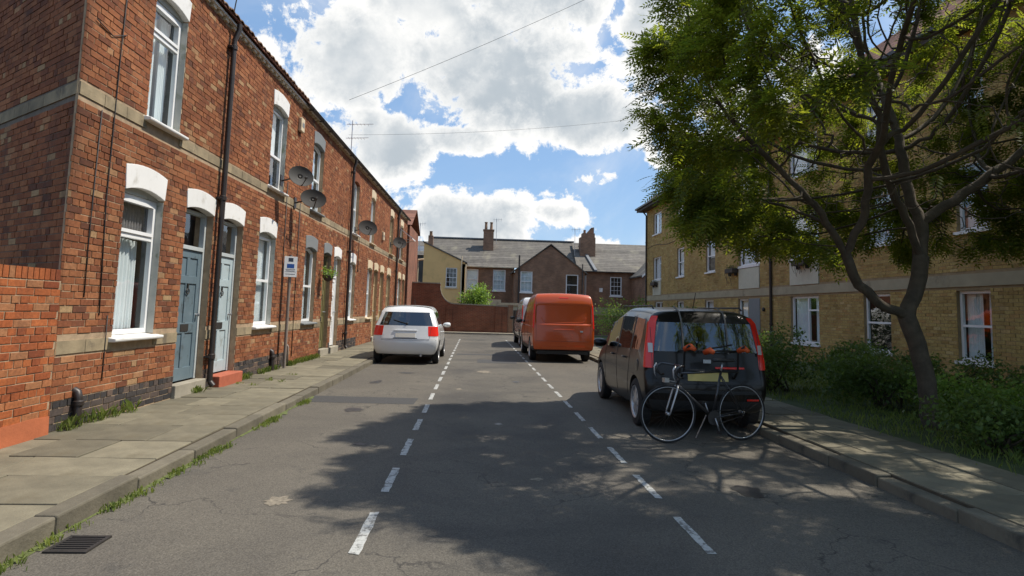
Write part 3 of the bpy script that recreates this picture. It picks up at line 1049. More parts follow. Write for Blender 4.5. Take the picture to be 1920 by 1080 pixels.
def terrace_house(y0, y1, label, wins, doors, lint, silm, eaves='gutter', singles=False, dent=True, seed=1):
    """wins: list of dicts(y0,y1,floor,style,arch,curtain); doors: dicts"""
    t = thing('terraced_house', label, 'house', fpt(y0), RZ, 'terraced houses along the left pavement')
    W = y1 - y0
    ops = []
    for q in wins:
        a, b = q['y'][0] - y0, q['y'][1] - y0
        if q['floor'] == 0: ops.append((a, b, 1.0, 3.13))
        else: ops.append((a, b, 3.77, 5.76))
    for q in doors:
        a, b = q['y'][0] - y0, q['y'][1] - y0
        ops.append((a, b, .12, 3.11))
    if singles:      # the corner meets the angled gable: thin skin for the first brick length
        wall_core(t, 'wall', .28, W, -.05, 6.12, ops, mortar)
        MB().box(-.03, 0, 0, .28, -.05, 6.12, ('+y',)).build('corner_wall', mortar, t, fix=False)
    else:
        wall_core(t, 'wall', 0, W, -.05, 6.12, ops, mortar)
    bops = ops + [(0, W, *BZ1), (0, W, *BZ2)]
    cells = brick_cells(0.003, W - .003, .13, 6.02, bops, seed)
    base = [c for c in cells if c[2] < .36 + .0 * c[0]]
    rest = [c for c in cells if c[2] >= .36]
    if singles:
        brick_skin(t, rest, brick_red, single=screen_rank(y0), limit=262, seed=seed)
        brick_skin(t, base, brick_blue, single=screen_rank(y0), limit=36, seed=seed + 1, name='plinth_brickwork')
    else:
        brick_skin(t, rest, brick_red, seed=seed)
        brick_skin(t, base, brick_red if seed % 2 else brick_blue, seed=seed + 1, name='plinth_brickwork')
    rg = random.Random(seed)
    for za, zb in (BZ1, BZ2):
        spans = [(0, W)]
        for o in ops:
            if o[2] < zb and o[3] > za:
                ns = []
                for a, b in spans:
                    if o[1] <= a or o[0] >= b: ns.append((a, b)); continue
                    if o[0] > a: ns.append((a, o[0]))
                    if o[1] < b: ns.append((o[1], b))
                spans = ns
        for a, b in spans:
            n = max(1, round((b - a) / .45))
            for i in range(n):
                ua, ub = a + (b - a) * i / n + .003, a + (b - a) * (i + 1) / n - .003
                MB().box(-.03, .012 + rg.uniform(0, .003), ua, ub, za + .004, zb - .004).build('band_stone', stone_band, t)
    for q in wins:
        a, b = q['y'][0] - y0, q['y'][1] - y0
        lm = q.get('lintel', lint)
        sm = q.get('sill', silm)
        ar = q.get('arch', 0)
        cv = reveal_paint if q.get('reveal') else None
        if q['floor'] == 0:
            z0, z1 = 1.06, 2.80
            lintel(t, a, b, 2.82, 3.18, lm, .07, .06)
            sill(t, a - .08, b + .09, .985, 1.058, sm, .10)
        else:
            z0, z1 = 3.83, 5.45
            lintel(t, a, b, 5.47, 5.83, lm, .07, .06)
            sill(t, a - .07, b + .08, 3.755, 3.828, sm, .10)
        window(t, a, b, z0, z1 + (0 if ar else 0), q.get('style', 'sash'), q.get('fmat'), arch=.075 if ar else 0,
               curtain=q.get('curtain', 'net'), split=q.get('split', .5), reveal=cv)
        if not ar:
            zz = 2.80 if q['floor'] == 0 else 5.45
            hd = MB()
            hd.prism(arc(a + .001, b - .001, zz + .03, .058) + [(b - .001, zz + .001), (a + .001, zz + .001)], -.13, -.07)
            hd.build('head_board', reveal_paint, t)
    for q in doors:
        a, b = q['y'][0] - y0, q['y'][1] - y0
        lintel(t, a, b, 2.84, 3.17, q.get('lintel', lint), .06, .06)
        d = door(t, a + .002, b - .002, .30, 2.26, 2.86, q['dmat'], q['fmat'], label=q.get('label'))
        st = MB().box(-.10, q.get('step_out', .06), a - .02, b + .02, .10, .295)
        st.build('doorstep', q.get('step', stone_grey), t, bevel=.012)
    # eaves: white dentils, fascia, gutter or open tile ends, roof
    for i in range(int(W / .225)):
        u = .03 + i * .225
        MB().box(-.02, .05, u, u + .11, 6.025, 6.085).build('dentil', cream_paint if dent else brick_red, t)
    MB().box(-.02, .075, 0, W, 6.087, 6.125).build('fascia', white_paint if dent else timber_dark, t)
    if eaves == 'tiles':
        tl = MB()
        n = 7
        v, f = [], []
        for xx in (.16, -.25):
            zz = 6.165 - (xx - .16) * .62
            for i in range(n + 1):
                q = i / n
                v.append((xx, q * .2, zz + .04 * math.sin(q * math.pi)))
            for i in range(n + 1):
                q = i / n
                v.append((xx, q * .2, zz + .04 * math.sin(q * math.pi) - .016))
        m_ = n + 1
        for i in range(n):
            f.append((i, i + 1, 2 * m_ + i + 1, 2 * m_ + i))
            f.append((m_ + i, m_ + i + 1, 3 * m_ + i + 1, 3 * m_ + i))
            f.append((i, i + 1, m_ + i + 1, m_ + i))
        tl.add(v, f)
        first = tl.build('roof_tile', tile_clay, t, fix=False)
        k = int(W / .203)
        first.location = (0, 0, 0)
        for i in range(1, k):
            c = first.copy()
            C.objects.link(c)
            c.location = (rg.uniform(-.012, .012), i * W / k, rg.uniform(-.004, .004))
            c.parent = t
    else:
        gt = MB()
        prof = [(.075 + .11 * i / 6, 6.115 - .055 * math.sin(math.pi * i / 6)) for i in range(7)]
        v = [(x, 0, z) for x, z in prof] + [(x, W, z) for x, z in prof]
        gt.add(v, [(i, i + 1, 8 + i, 7 + i) for i in range(6)])
        g_ = gt.build('gutter', black_metal, t, fix=False)
        sm = g_.modifiers.new('s', 'SOLIDIFY')
        sm.thickness = .006
        for i in range(int(W / .9)):
            MB().box(.06, .19, .3 + i * .9, .33 + i * .9, 6.05, 6.075).build('gutter_bracket', black_metal, t)
    rf = MB()
    zr = 6.14
    xb = -4.0
    if y0 < 7:
        rf.add([(.13, 0, zr), (.13, W, zr), (xb, W, zr + 2.56), (xb, 3.1, zr + 2.56), (.13, 0, zr + .04), (.13, W, zr + .04), (xb, W, zr + 2.6), (xb, 3.1, zr + 2.6)],
               [(0, 1, 2, 3), (4, 5, 6, 7), (0, 1, 5, 4), (1, 2, 6, 5), (2, 3, 7, 6), (3, 0, 4, 7)])
    else:
        rf.add([(.13, 0, zr), (.13, W, zr), (xb, W, zr + 2.56), (xb, 0, zr + 2.56), (.13, 0, zr + .04), (.13, W, zr + .04), (xb, W, zr + 2.6), (xb, 0, zr + 2.6)],
               [(0, 1, 2, 3), (4, 5, 6, 7), (0, 1, 5, 4), (1, 2, 6, 5), (0, 3, 7, 4)])
        rf.add([(xb, 0, zr + 2.6), (xb, W, zr + 2.6), (-8, W, zr), (-8, 0, zr)], [(0, 1, 2, 3)])
        MB().box(-8, -7.8, 0, W, 0, zr).build('rear_wall', far_brick_red, t)
    rf.build('roof', tile_roof, t)
    return t

WL, WF = white_paint, upvc
H = []
H.append(terrace_house(6.6, 10.07, 'end terraced house with slate grey front door, nearest on the left of the street',
    [dict(y=(7.56, 8.46), floor=0, style='toplight', split=.705, curtain='toplight', reveal=1),
     dict(y=(7.88, 8.72), floor=1, style='toplight', split=.72, curtain='split', reveal=1)],
    [dict(y=(9.08, 9.98), dmat=door_slate, fmat=frame_grey, label='slate grey panelled front door')], WL, WL, 'tiles', True, seed=21))
H.append(terrace_house(10.07, 14.1, 'terraced house with very pale blue-grey door above a red step, beside the parking sign',
    [dict(y=(11.95, 12.88), floor=0, style='sash', curtain='net', reveal=1),
     dict(y=(12.25, 13.15), floor=1, style='sash', curtain='blind', split=.42, reveal=1)],
    [dict(y=(10.28, 11.18), dmat=door_pale, fmat=frame_grey, step=step_red, step_out=.16, label='pale blue-grey panelled front door')], WL, WL, 'tiles', seed=22))
H.append(terrace_house(14.1, 17.55, 'terraced house with grey painted lintels over arched white windows and a dark olive door',
    [dict(y=(14.95, 15.95), floor=0, style='sash', arch=1, curtain='split', sill=grey_paint),
     dict(y=(15.15, 16.12), floor=1, style='sash', arch=1, curtain='net', sill=grey_paint)],
    [dict(y=(16.62, 17.42), dmat=door_olive, fmat=door_olive, label='dark olive front door')], grey_paint, grey_paint, 'gutter', seed=23))
H.append(terrace_house(17.55, 21.2, 'terraced house with a white front door and white lintels, level with the parked white hatchback',
    [dict(y=(19.78, 20.62), floor=0, style='sash', curtain='net'),
     dict(y=(19.85, 20.65), floor=1, style='sash', arch=1, curtain='net', lintel=brick_red)],
    [dict(y=(17.72, 18.56), dmat=upvc, fmat=upvc, label='white front door')], WL, WL, 'gutter', seed=24))
H.append(terrace_house(21.2, 24.95, 'terraced house with cream lintels and the single round dish fixed beside its upper window',
    [dict(y=(22.68, 23.55), floor=0, style='sash', arch=1, curtain='net'),
     dict(y=(22.78, 23.62), floor=1, style='sash', arch=1, curtain='net')],
    [dict(y=(23.95, 24.8), dmat=door_cream, fmat=door_cream)], cream_paint, cream_paint, 'gutter', seed=25))
H.append(terrace_house(24.95, 29.2, 'cream-linteled terraced house with its door on the near side, second from far end',
    [dict(y=(27.0, 28.0), floor=0, style='sash', curtain='net', fmat=door_cream),
     dict(y=(27.25, 28.25), floor=1, style='sash', curtain='net', fmat=door_cream)],
    [dict(y=(25.3, 26.2), dmat=door_cream, fmat=door_cream)], cream_paint, cream_paint, 'gutter', seed=26))
H.append(terrace_house(29.2, 33.0, 'last terraced house of the left row, next to the taller brick house',
    [dict(y=(30.35, 31.35), floor=0, style='sash', curtain='net'),
     dict(y=(30.45, 31.5), floor=1, style='sash', curtain='net')],
    [dict(y=(31.9, 32.7), dmat=door_cream, fmat=door_cream)], cream_paint, cream_paint, 'gutter', seed=27))

# angled gable wall of the first house, in shade
gh = H[0]
ang = math.atan2(8.37 - 6.75, -6.4 + 4.29)
gw = MB()
Lg = 6.0
# gable frame: local empty-free, built in the house frame as parts
def gable_pt(s, out, z):
    # s metres back along the gable from the street corner
    d = Vector((math.cos(ang), math.sin(ang), 0))
    nrm = Vector((-d.y, d.x, 0))
    if nrm.y > 0: nrm = -nrm
    p = Vector(fpt(6.6)) + d * s + nrm * out
    return (p.x, p.y, z)
inv = Matrix.Translation(Vector(fpt(6.6))) @ Matrix.Rotation(RZ, 4, 'Z')
inv = inv.inverted()
def gable_box(mb, s0, s1, o0, o1, z0, z1, skipback=True):
    P = [inv @ Vector(gable_pt(s, o, z)) for z in (z0, z1) for s, o in ((s0, o0), (s1, o0), (s1, o1), (s0, o1))]
    fs = [(2, 3, 7, 6), (0, 3, 2, 1), (4, 5, 6, 7), (1, 2, 6, 5), (3, 0, 4, 7)]
    if not skipback: fs.append((0, 1, 5, 4))
    mb.add(P, fs)
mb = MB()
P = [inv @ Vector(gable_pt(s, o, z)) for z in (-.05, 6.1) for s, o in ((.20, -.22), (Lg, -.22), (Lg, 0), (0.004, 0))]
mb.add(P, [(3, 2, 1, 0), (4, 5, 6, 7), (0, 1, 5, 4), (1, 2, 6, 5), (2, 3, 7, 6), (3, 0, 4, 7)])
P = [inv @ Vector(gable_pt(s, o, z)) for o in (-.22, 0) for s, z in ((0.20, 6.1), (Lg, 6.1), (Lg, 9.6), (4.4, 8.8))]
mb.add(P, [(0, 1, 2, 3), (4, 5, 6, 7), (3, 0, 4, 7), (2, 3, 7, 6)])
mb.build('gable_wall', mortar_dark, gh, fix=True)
mb = MB()
rgb_ = random.Random(5)
for ua, ub, za, zb, full in brick_cells(-.006, Lg, .13, 7.2, [(0, Lg, *BZ2)], 5):
    if za > 6.1 + ua * .6: continue
    gable_box(mb, ua, ub, -.02, rgb_.choice((.004, .007, .010)), za, zb)
mb.build('gable_brickwork', brick_red, gh, kind='stuff', fix=False)
mb = MB()
for i in range(13):
    gable_box(mb, .01 + i * .45, .453 + i * .45, -.02, .014, BZ2[0] + .004, BZ2[1] - .004)
mb.build('gable_band', stone_band, gh, fix=False)

# garden wall running from the corner towards the camera
gwt = thing('garden_wall', 'low orange brick garden wall butting against the corner of the nearest house', 'wall', fpt(2.6, .03), RZ)
Wg = 3.97
MB().box(-.23, 0, 0, Wg, -.05, 1.66).build('wall', mortar, gwt, fix=False)
cells = brick_cells(.003, Wg - .003, .30, 1.66, [], 9)
brick_skin(gwt, cells, brick_orange, single=lambda c: -(c[0] + c[1]), limit=230, seed=9)
for i in range(int(Wg / .076)):
    if i * .076 < Wg - 1.6: continue
    b = MB().box(-.235, .006, 0, .066, 1.664, 1.775).build('brick', brick_orange, gwt)
    b.location.y = i * .076 + .003
mb = MB()
for i in range(int((Wg - 1.6) / .076)):
    mb.box(-.235, .006, i * .076 + .003, i * .076 + .069, 1.664, 1.775)
mb.build('coping_bricks', brick_orange, gwt, kind='stuff')
rp = MB()
n = 16
zs = [.30 + (.06 * (1 - i / n)) + random.Random(i).uniform(-.008, .008) for i in range(n + 1)]
for i in range(n):
    a, b = Wg * i / n, Wg * (i + 1) / n
    rp.add([(.022, a, .1), (.022, b, .1), (.014, b, zs[i + 1]), (.014, a, zs[i]), (-.01, a, .1), (-.01, b, .1), (-.01, b, zs[i + 1]), (-.01, a, zs[i])],
           [(0, 1, 2, 3), (3, 2, 6, 7), (0, 3, 7, 4), (1, 5, 6, 2)])
rp.build('render_skirt', render_red, gwt, fix=False)

# drainpipes
def pipe(y, z0, z1, label, r=.042, hop=False):
    t = thing('drainpipe', label, 'drainpipe', fpt(y, .085), RZ, 'drainpipes down the left terrace')
    mb = MB()
    mb.tube([(0, 0, z0), (0, 0, z1 - .35), (0, .0, z1 - .28), (.055, .02, z1 - .1), (.055, .02, z1)], r, 10)
    mb.build('pipe', black_metal, t, smooth='auto')
    for k in range(3):
        z = z0 + .35 + k * (z1 - z0 - .8) / 2
        cb = MB().lathe((0, 0, z), (0, 0, 1), [(0, r + .001), (.005, r + .014), (.07, r + .014), (.08, r + .001)], 12)
        cb.box(-.08, .0, -.09, .09, z + .02, z + .05)
        cb.build('collar', black_metal, t, smooth='auto')
    sh = MB().tube([(0, 0, z0), (0, 0, z0 - .0), (.06, 0, z0 - .07)], r, 10).build('shoe', black_metal, t, smooth='auto')
    return t
pipe(10.07, .24, 6.10, 'black iron drainpipe between the slate grey door and the pale door')
pipe(19.30, .24, 6.08, 'black drainpipe beyond the white front door, running up to the gutter')
pipe(29.2, .24, 6.08, 'farthest black drainpipe, near the far end of the brick terrace', r=.05)

def cable(label, pts, r=.006, name='wall_cable', cat='cable', group='cables clipped to the house walls'):
    o = MB().tube(pts, r, 6).build(name, cable_black, smooth=True)
    return tag(o, label, cat, group)
cable('thin black cable running down the first house left of its windows', [fpt(7.28, .016, 6.1), fpt(7.22, .018, 4.4), fpt(7.20, .018, 2.6), fpt(7.26, .018, 1.3)], .007)
cable('short black cable near the street corner of the first house', [fpt(6.98, .018, 3.6), fpt(6.96, .018, 2.2), fpt(6.97, .018, 1.5)], .006)
cable('short thin cable below the left side of the first ground floor window', [fpt(7.42, .018, 1.3), fpt(7.42, .018, .55)], .006)
cable('black cable dropping from the upper of the two satellite dishes to the parking sign', [fpt(13.35, .02, 4.1), fpt(13.35, .02, 2.4), fpt(13.38, .02, .4)], .009)
cable('black cable dropping beside the lower of the two paired dishes', [fpt(14.3, .02, 3.8), fpt(14.3, .02, 2.4), fpt(14.32, .02, .3)], .009)
cable('black cable hanging below the single round dish', [fpt(20.9, .02, 4.0), fpt(20.9, .02, 2.6)], .010)
cable('cable looping across the first house below its stone string course', [fpt(7.30, .018, 4.62), fpt(7.05, .02, 4.5), fpt(6.75, .02, 4.56)], .006)

def dish(y, z, out, label, col, sc=1.0, face=(.62, -.75, .2), group='satellite dishes on the terrace'):
    t = thing('satellite_dish', label, 'satellite dish', fpt(y, out, z), 0, group)
    f = Vector(face).normalized()
    rgt = Vector((-f.y, f.x, 0)).normalized()
    upv = f.cross(rgt).normalized()
    if upv.z < 0: upv = -upv
    mb = MB()
    n, k = 32, 6
    a_, b_ = .33 * sc, .27 * sc
    for s_ in (0, .012):
        mb_base = len(mb.v)
        mb.v.append(tuple(-f * (.07 + s_)))
        for j in range(1, k + 1):
            q = j / k
            for i in range(n):
                th = 2 * math.pi * i / n
                p = rgt * math.cos(th) * a_ * q + upv * math.sin(th) * b_ * q - f * (.07 * (1 - q * q) + s_)
                mb.v.append(tuple(p))
        for i in range(n):
            mb.f.append((mb_base, mb_base + 1 + i, mb_base + 1 + (i + 1) % n))
        for j in range(k - 1):
            for i in range(n):
                a = mb_base + 1 + j * n
                mb.f.append((a + i, a + (i + 1) % n, a + n + (i + 1) % n, a + n + i))
    mb.build('reflector', col, t, smooth=True, fix=False)
    end = f * .30 * sc - upv * .16 * sc
    am = MB().tube([-f * .09 - upv * b_ * .7, -upv * b_ * .98 + f * .02, end], .011, 6)
    ao = am.build('arm', black_metal, t, smooth=True)
    MB().lathe(tuple(end), tuple(-f + upv * .4), [(-.03, .02), (0, .03), (.05, .03), (.06, .018)], 10).build('receiver', dish_grey, ao, smooth='auto')
    # bracket back to the wall
    MB().tube([-f * .08, Vector((-out * .45, .05, -.05)), Vector((-out + .03, .10, -.1))], .016, 8).build('bracket', black_metal, t, smooth=True)
    MB().box(-out + .01, -out + .03, .02, .18, -.22, .02).build('wall_plate', black_metal, t)
    return t
dish(12.85, 4.15, .45, 'grey satellite dish, upper one of the pair beside the grey-arched window', dish_grey, .82)
dish(13.82, 3.85, .45, 'darker satellite dish, lower one of the pair overlapping the upper window', dish_dark, .86, (.45, -.85, .35))
dish(20.1, 4.02, .45, 'dark round satellite dish standing alone halfway along the terrace', dish_dark, .98, (.5, -.82, .3))
dish(27.4, 4.31, .45, 'farthest grey satellite dish, near the small white awning', dish_dark, .98, (.5, -.8, .3))

# parking sign on its post
t = thing('parking_sign', 'small white parking sign on a brown post standing against the house wall', 'sign', fpt(13.48, .14, .118))
MB().tube([(0, 0, 0), (0, 0, 2.42)], .034, 12).build('post', galv, t, smooth='auto')
pl = thing('x', None, None)
bpy.data.objects.remove(pl)
sp = MB().box(-.135, .135, -.008, .0, 1.94, 2.38).build('sign_plate', sign_white, t, bevel=.003)
sp.rotation_euler = (0, 0, R(28)); sp.location = (.02, -.05, 0)
for q, mm in (((-.05, .05, 2.27, 2.35), sign_ink), ((-.075, .075, 2.13, 2.22), sign_blue), ((-.10, .10, 2.095, 2.105), sign_ink), ((-.09, .09, 2.065, 2.075), sign_ink), ((-.10, .10, 1.995, 2.005), sign_ink), ((-.115, .115, 2.05, 2.053), sign_ink)):
    MB().box(q[0], q[1], -.0095, -.0085, q[2], q[3]).build('printed_mark', mm, sp)
t2 = thing('conduit', 'short pale conduit stub at the foot of the wall behind the sign post', 'conduit', fpt(13.95, .05, .118))
MB().tube([(0, 0, 0), (0, 0, .42), (-.03, 0, .47)], .022, 8).build('tube', galv, t2, smooth=True)

# burglar alarm box, boot scrapers, awning, hanging basket
t = thing('alarm_box', 'small white alarm box high on the wall beneath the gutter', 'alarm', fpt(13.95, 0, 5.55), RZ)
MB().box(.01, .09, -.12, .12, -.16, .16).build('casing', cream_paint, t, bevel=.02)
MB().box(.09, .095, -.07, .07, -.05, .05).build('grille', grey_paint, t)
t = thing('alarm_box', 'cream alarm box low on the wall between the far upper windows', 'alarm', fpt(25.4, 0, 4.35), RZ)
MB().box(.01, .09, -.14, .14, -.17, .17).build('casing', cream_paint, t, bevel=.02)
MB().box(.09, .095, -.07, .07, -.05, .05).build('grille', grey_paint, t)
for y_, h_, lb in ((6.98, .40, 'stubby dark iron pipe at the foot of the first house near the corner'), (12.98, .42, 'stubby dark iron pipe below the second house window, by the sign')):
    t = thing('waste_pipe', lb, 'pipe', fpt(y_, .055, .10), RZ)
    MB().tube([(0, 0, 0), (0, 0, h_ - .08), (-.02, 0, h_ - .02), (-.06, 0, h_)], .045, 10).build('pipe', black_metal, t, smooth='auto')
    MB().lathe((0, 0, h_ - .16), (0, 0, 1), [(0, .046), (.01, .058), (.05, .058), (.06, .046)], 12).build('collar', black_metal, t, smooth='auto')
t = thing('awning', 'small white sloping awning on the last terraced house', 'awning', fpt(30.2, 0, 4.6), RZ)
MB().add([(0, 0, .75), (0, 1.2, .75), (.65, 1.2, .25), (.65, 0, .25), (0, 0, .72), (0, 1.2, .72), (.65, 1.2, .2), (.65, 0, .2)],
         [(0, 1, 2, 3), (4, 5, 6, 7), (3, 2, 6, 7), (0, 3, 7, 4), (1, 2, 6, 5)]).build('canopy', white_paint, t)
MB().tube([(0, .1, .1), (.62, .1, .22)], .015, 6).tube([(0, 1.1, .1), (.62, 1.1, .22)], .015, 6).build('stay', alu, t)
t = thing('hanging_basket', 'small hanging basket of greenery beside the olive door', 'basket', fpt(16.35, .22, 2.25))
MB().lathe((0, 0, 0), (0, 0, 1), [(-.16, .03), (-.12, .10), (-.02, .15), (0, .155)], 14).build('basket', timber_dark, t, smooth=True)
mb = MB(); leaf_cloud(mb, [(random.Random(i).uniform(-.14, .14), random.Random(i + 50).uniform(-.14, .14), random.Random(i + 9).uniform(0, .16)) for i in range(26)], random.Random(4), .06, 8, .05)
mb.build('foliage', leaf_bright, t, kind='stuff', fix=False)
MB().tube([(0, 0, 0), (0, 0, .38), (-.22, 0, .40)], .006, 5).build('bracket', iron, t)

# chimney with aerials on the terrace roof, wires across the street
t = thing('tv_aerial', 'pair of thin television aerials on a mast above the terrace roof', 'aerial', (-4.55, 21.5, 7.0))
MB().tube([(0, 0, -.3), (0, 0, 1.0)], .015, 6).build('mast', alu, t)
for z_, s_, dx in ((.85, 1, .1), (.35, .8, .25)):
    b = MB().tube([(-.2, 0, z_), (.75 * s_, -.1, z_ + .02)], .010, 5)
    for i in range(6):
        x_ = -.1 + i * .13 * s_
        b.tube([(x_, -.13, z_ + .01), (x_, .13, z_ + .01)], .006, 4)
    b.build('antenna', alu, t)
t = thing('tv_aerial', 'thin aerial rod leaning above the eaves of the nearest houses', 'aerial', (-4.35, 10.4, 6.3))
MB().tube([(0, 0, -.15), (.12, .05, 1.1)], .010, 6).build('mast', cable_black, t)
MB().tube([(-.1, 0, .7), (.28, .04, .95)], .006, 5).build('antenna', cable_black, t)
def wire(label, a, b, sag, r=.006):
    a, b = Vector(a), Vector(b)
    pts = [a.lerp(b, i / 14) - Vector((0, 0, sag * 4 * (i / 14) * (1 - i / 14))) for i in range(15)]
    o = MB().tube(pts, r, 5).build('telephone_wire', cable_black)
    return tag(o, label, 'wire', 'telephone wires over the street')
wire('telephone wire slanting up over the road from the middle of the terrace', (-4.3, 19.6, 8.1), (6.4, 19, 13.4), .15)
wire('fainter telephone wire crossing lower over the street', (-4.3, 19.8, 7.0), (11, 24, 10.3), .35, .004)

# weeds, grass in the gutter and along the wall foot
rgw = random.Random(12)
pts = []
for i in range(70):
    y_ = rgw.gauss(rgw.choice((3.6, 4.7, 5.2, 6.1, 6.5, 7.9, 8.2, 9.6)), .22)
    pts.append((KL + .015 + abs(rgw.gauss(0, .035)), y_, .0))
weeds('gutter_grass', 'strip of green weeds growing in the gutter along the left kerb', 'weeds', pts, grass_blade, rgw, .045, 20, .035, .55, kind='stuff')
mm_ = MB()
for i in range(60):
    y0_ = 2.5 + i * .13
    a_ = rgw.uniform(.03, .11) * max(.12, .5 + 1.3 * noise.noise(Vector((y0_ * 1.3, 2.2, 0))))
    mm_.quad((KL - .002, y0_, .012), (KL + a_, y0_, .003), (KL + a_ * rgw.uniform(.6, 1.1), y0_ + .14, .003), (KL - .002, y0_ + .14, .012))
tag(mm_.build('moss_strip', moss, fix=False), 'mossy dirt lying in the angle of the left kerb', 'moss', kind='stuff')
for (ya, yb, n, hh, lb) in ((6.75, 8.2, 9, .16, 'scattered weeds at the foot of the first house'), (9.6, 10.0, 5, .12, 'small weed clump at the slate grey doorstep'),
                            (11.2, 13.3, 14, .12, 'low weeds at the foot of the second house'), (13.9, 16.4, 26, .13, 'thick grassy weeds along the wall of the grey-linteled house'),
                            (10.6, 12.4, 7, .05, 'grass growing in a pavement joint before the pale door')):
    ps = [(fpt(rgw.uniform(ya, yb))[0] + (rgw.uniform(.03, .10) if hh > .06 else rgw.uniform(.1, .9)), rgw.uniform(ya, yb), .105) for _ in range(n)]
    weeds('weeds', lb, 'weeds', ps, grass_blade, rgw, hh, 20, .035, .5, kind='stuff')

# ================================================================== FAR END OF THE STREET
FZ = -math.pi / 2          # local +X faces the camera, local Y runs to the right
# boundary wall across the T junction (polygon in local y,z)
bw = thing('boundary_wall', 'red brick garden wall closing the street, tall on the left and swept down behind the green bush', 'wall', (0, 36.6, 0), FZ)
prof = [(-6.2, 0), (1.95, 0), (1.95, 1.63)]
prof += [(-1.25, 1.70)]
for i in range(1, 8):
    q = i / 7 * math.pi / 2
    prof.append((-1.25 - .85 * math.sin(q), 1.70 + 1.0 * (1 - math.cos(q))))
prof += [(-2.1, 2.88), (-6.2, 2.92)]
MB().prism(prof, -.24, 0).build('wall', far_brick_red, bw)
cp = MB()
for a, b in zip(prof[2:], prof[3:]):
    if abs(a[0] - b[0]) < 1e-6 and b[1] > a[1]:
        continue
    cp.add([(-.27, a[0], a[1] + .003), (.03, a[0], a[1] + .003), (.03, b[0], b[1] + .003), (-.27, b[0], b[1] + .003),
            (-.27, a[0], a[1] + .07), (.03, a[0], a[1] + .07), (.03, b[0], b[1] + .07), (-.27, b[0], b[1] + .07)],
           [(0, 1, 2, 3), (4, 5, 6, 7), (0, 1, 5, 4), (1, 2, 6, 5), (2, 3, 7, 6), (3, 0, 4, 7)])
cp.build('coping', stone_grey, bw)
for i in range(3):
    MB().box(0, .09, -4.6 + i * 2.9, -4.25 + i * 2.9, 0, 1.6).build('pier', far_brick_red, bw)
t = thing('gate', 'dark wooden gate at the right end of the far brick wall, beside the white van', 'gate', (1.95, 36.55, 0), FZ)
MB().box(-.3, 0, 0.02, .30, 0, 1.75).build('pier', far_brick, t)
for i in range(5):
    MB().box(-.12, -.08, .32 + i * .17, .48 + i * .17, .08, 1.45).build('board', timber_dark, t)
t = thing('boundary_wall', 'low brick wall with a cream capping beyond the orange van', 'wall', (3.2, 36.6, 0), FZ)
MB().box(-.24, 0, 0, 16, 0, 1.28).build('wall', far_brick, t)
MB().box(-.28, .03, -.02, 16, 1.283, 1.74).build('coping', concrete, t)
t = thing('outbuilding', 'low pale flat-roofed outhouse behind the far garden wall', 'shed', (-.4, 41, 0), FZ)
MB().box(-3, 0, 0, 3.7, 0, 1.75).build('wall', panel_pale, t)
MB().box(-3.1, .1, -.1, 2.1, 1.753, 2.12).build('roof', cream_paint, t)
MB().box(-3.1, .12, 2.103, 3.8, 1.753, 1.92).build('roof_edge', cream_paint, t)

def slates(parent, poly_fn, mat, name='roof'):
    pass

def pitched(parent, name, x_e, x_r, u0, u1, z_e, z_r, mat, thick=.06, rows=0):
    """one roof slope from the eaves (x_e, z_e) to the ridge (x_r, z_r); courses as small steps"""
    mb = MB()
    rows = rows or max(1, int(math.hypot(x_r - x_e, z_r - z_e) / .28))
    for r in range(rows):
        a, b = r / rows, (r + 1.12) / rows
        b = min(b, 1)
        xa, za = x_e + (x_r - x_e) * a, z_e + (z_r - z_e) * a
        xb, zb = x_e + (x_r - x_e) * b, z_e + (z_r - z_e) * b
        mb.add([(xa, u0, za + .014), (xa, u1, za + .014), (xb, u1, zb), (xb, u0, zb), (xa, u0, za - .02), (xa, u1, za - .02), (xb, u1, zb - .03), (xb, u0, zb - .03)],
               [(0, 1, 2, 3), (4, 5, 6, 7), (0, 1, 5, 4), (1, 2, 6, 5), (2, 3, 7, 6), (3, 0, 4, 7)])
    return mb.build(name, mat, parent, fix=False)

def simple_wall(parent, u0, u1, z0, z1, ops, mat, x=0.0, depth=.3, name='wall'):
    return wall_core(parent, name, u0, u1, z0, z1, ops, mat, depth, x)

# main row of houses facing us
fa = thing('brick_house', 'dark brick house under a long slate roof, left of the central gable', 'house', (-.9, 55, 0), FZ)
wns = [(-.88 + .9, .18 + .9, 3.15, 5.0), (1.5 + .9, 2.62 + .9, 3.15, 5.0)]
simple_wall(fa, -1.2, 4.3, 0, 5.25, wns, far_brick)
for q in wns: window(fa, *q, style='georgian' if q[0] > 1 else 'sash', rec=-.06, curtain='net', fw_=.09)
for q in wns: MB().box(-.1, .08, q[0] - .06, q[1] + .06, q[2] - .12, q[2] - .003).build('sill', white_paint, fa)
pitched(fa, 'roof', .25, -3.5, -3.6, 10.2, 5.22, 8.10, slate)
pitched(fa, 'rear_roof', -7, -3.5, -3.6, 4.6, 5.22, 8.10, slate)
MB().box(.22, .34, 0, 4.2, 5.16, 5.24).build('gutter', cream_paint, fa)
MB().box(-3.65, -3.35, -3.6, 10.2, 8.10, 8.2).build('ridge', lead, fa)
ch = MB().box(-2.6, -1.9, 1.45, 2.4, 6.5, 8.75).build('chimney', far_brick, fa)
MB().box(-2.65, -1.85, 1.4, 2.45, 8.753, 8.87).build('corbel', far_brick, ch)
for dx in (.22, .72):
    MB().lathe((-2.25, 1.45 + dx, 8.87), (0, 0, 1), [(0, .16), (.05, .14), (.62, .12), (.65, .16), (.72, .15)], 12).build('chimney_pot', tile_clay, ch, smooth='auto')

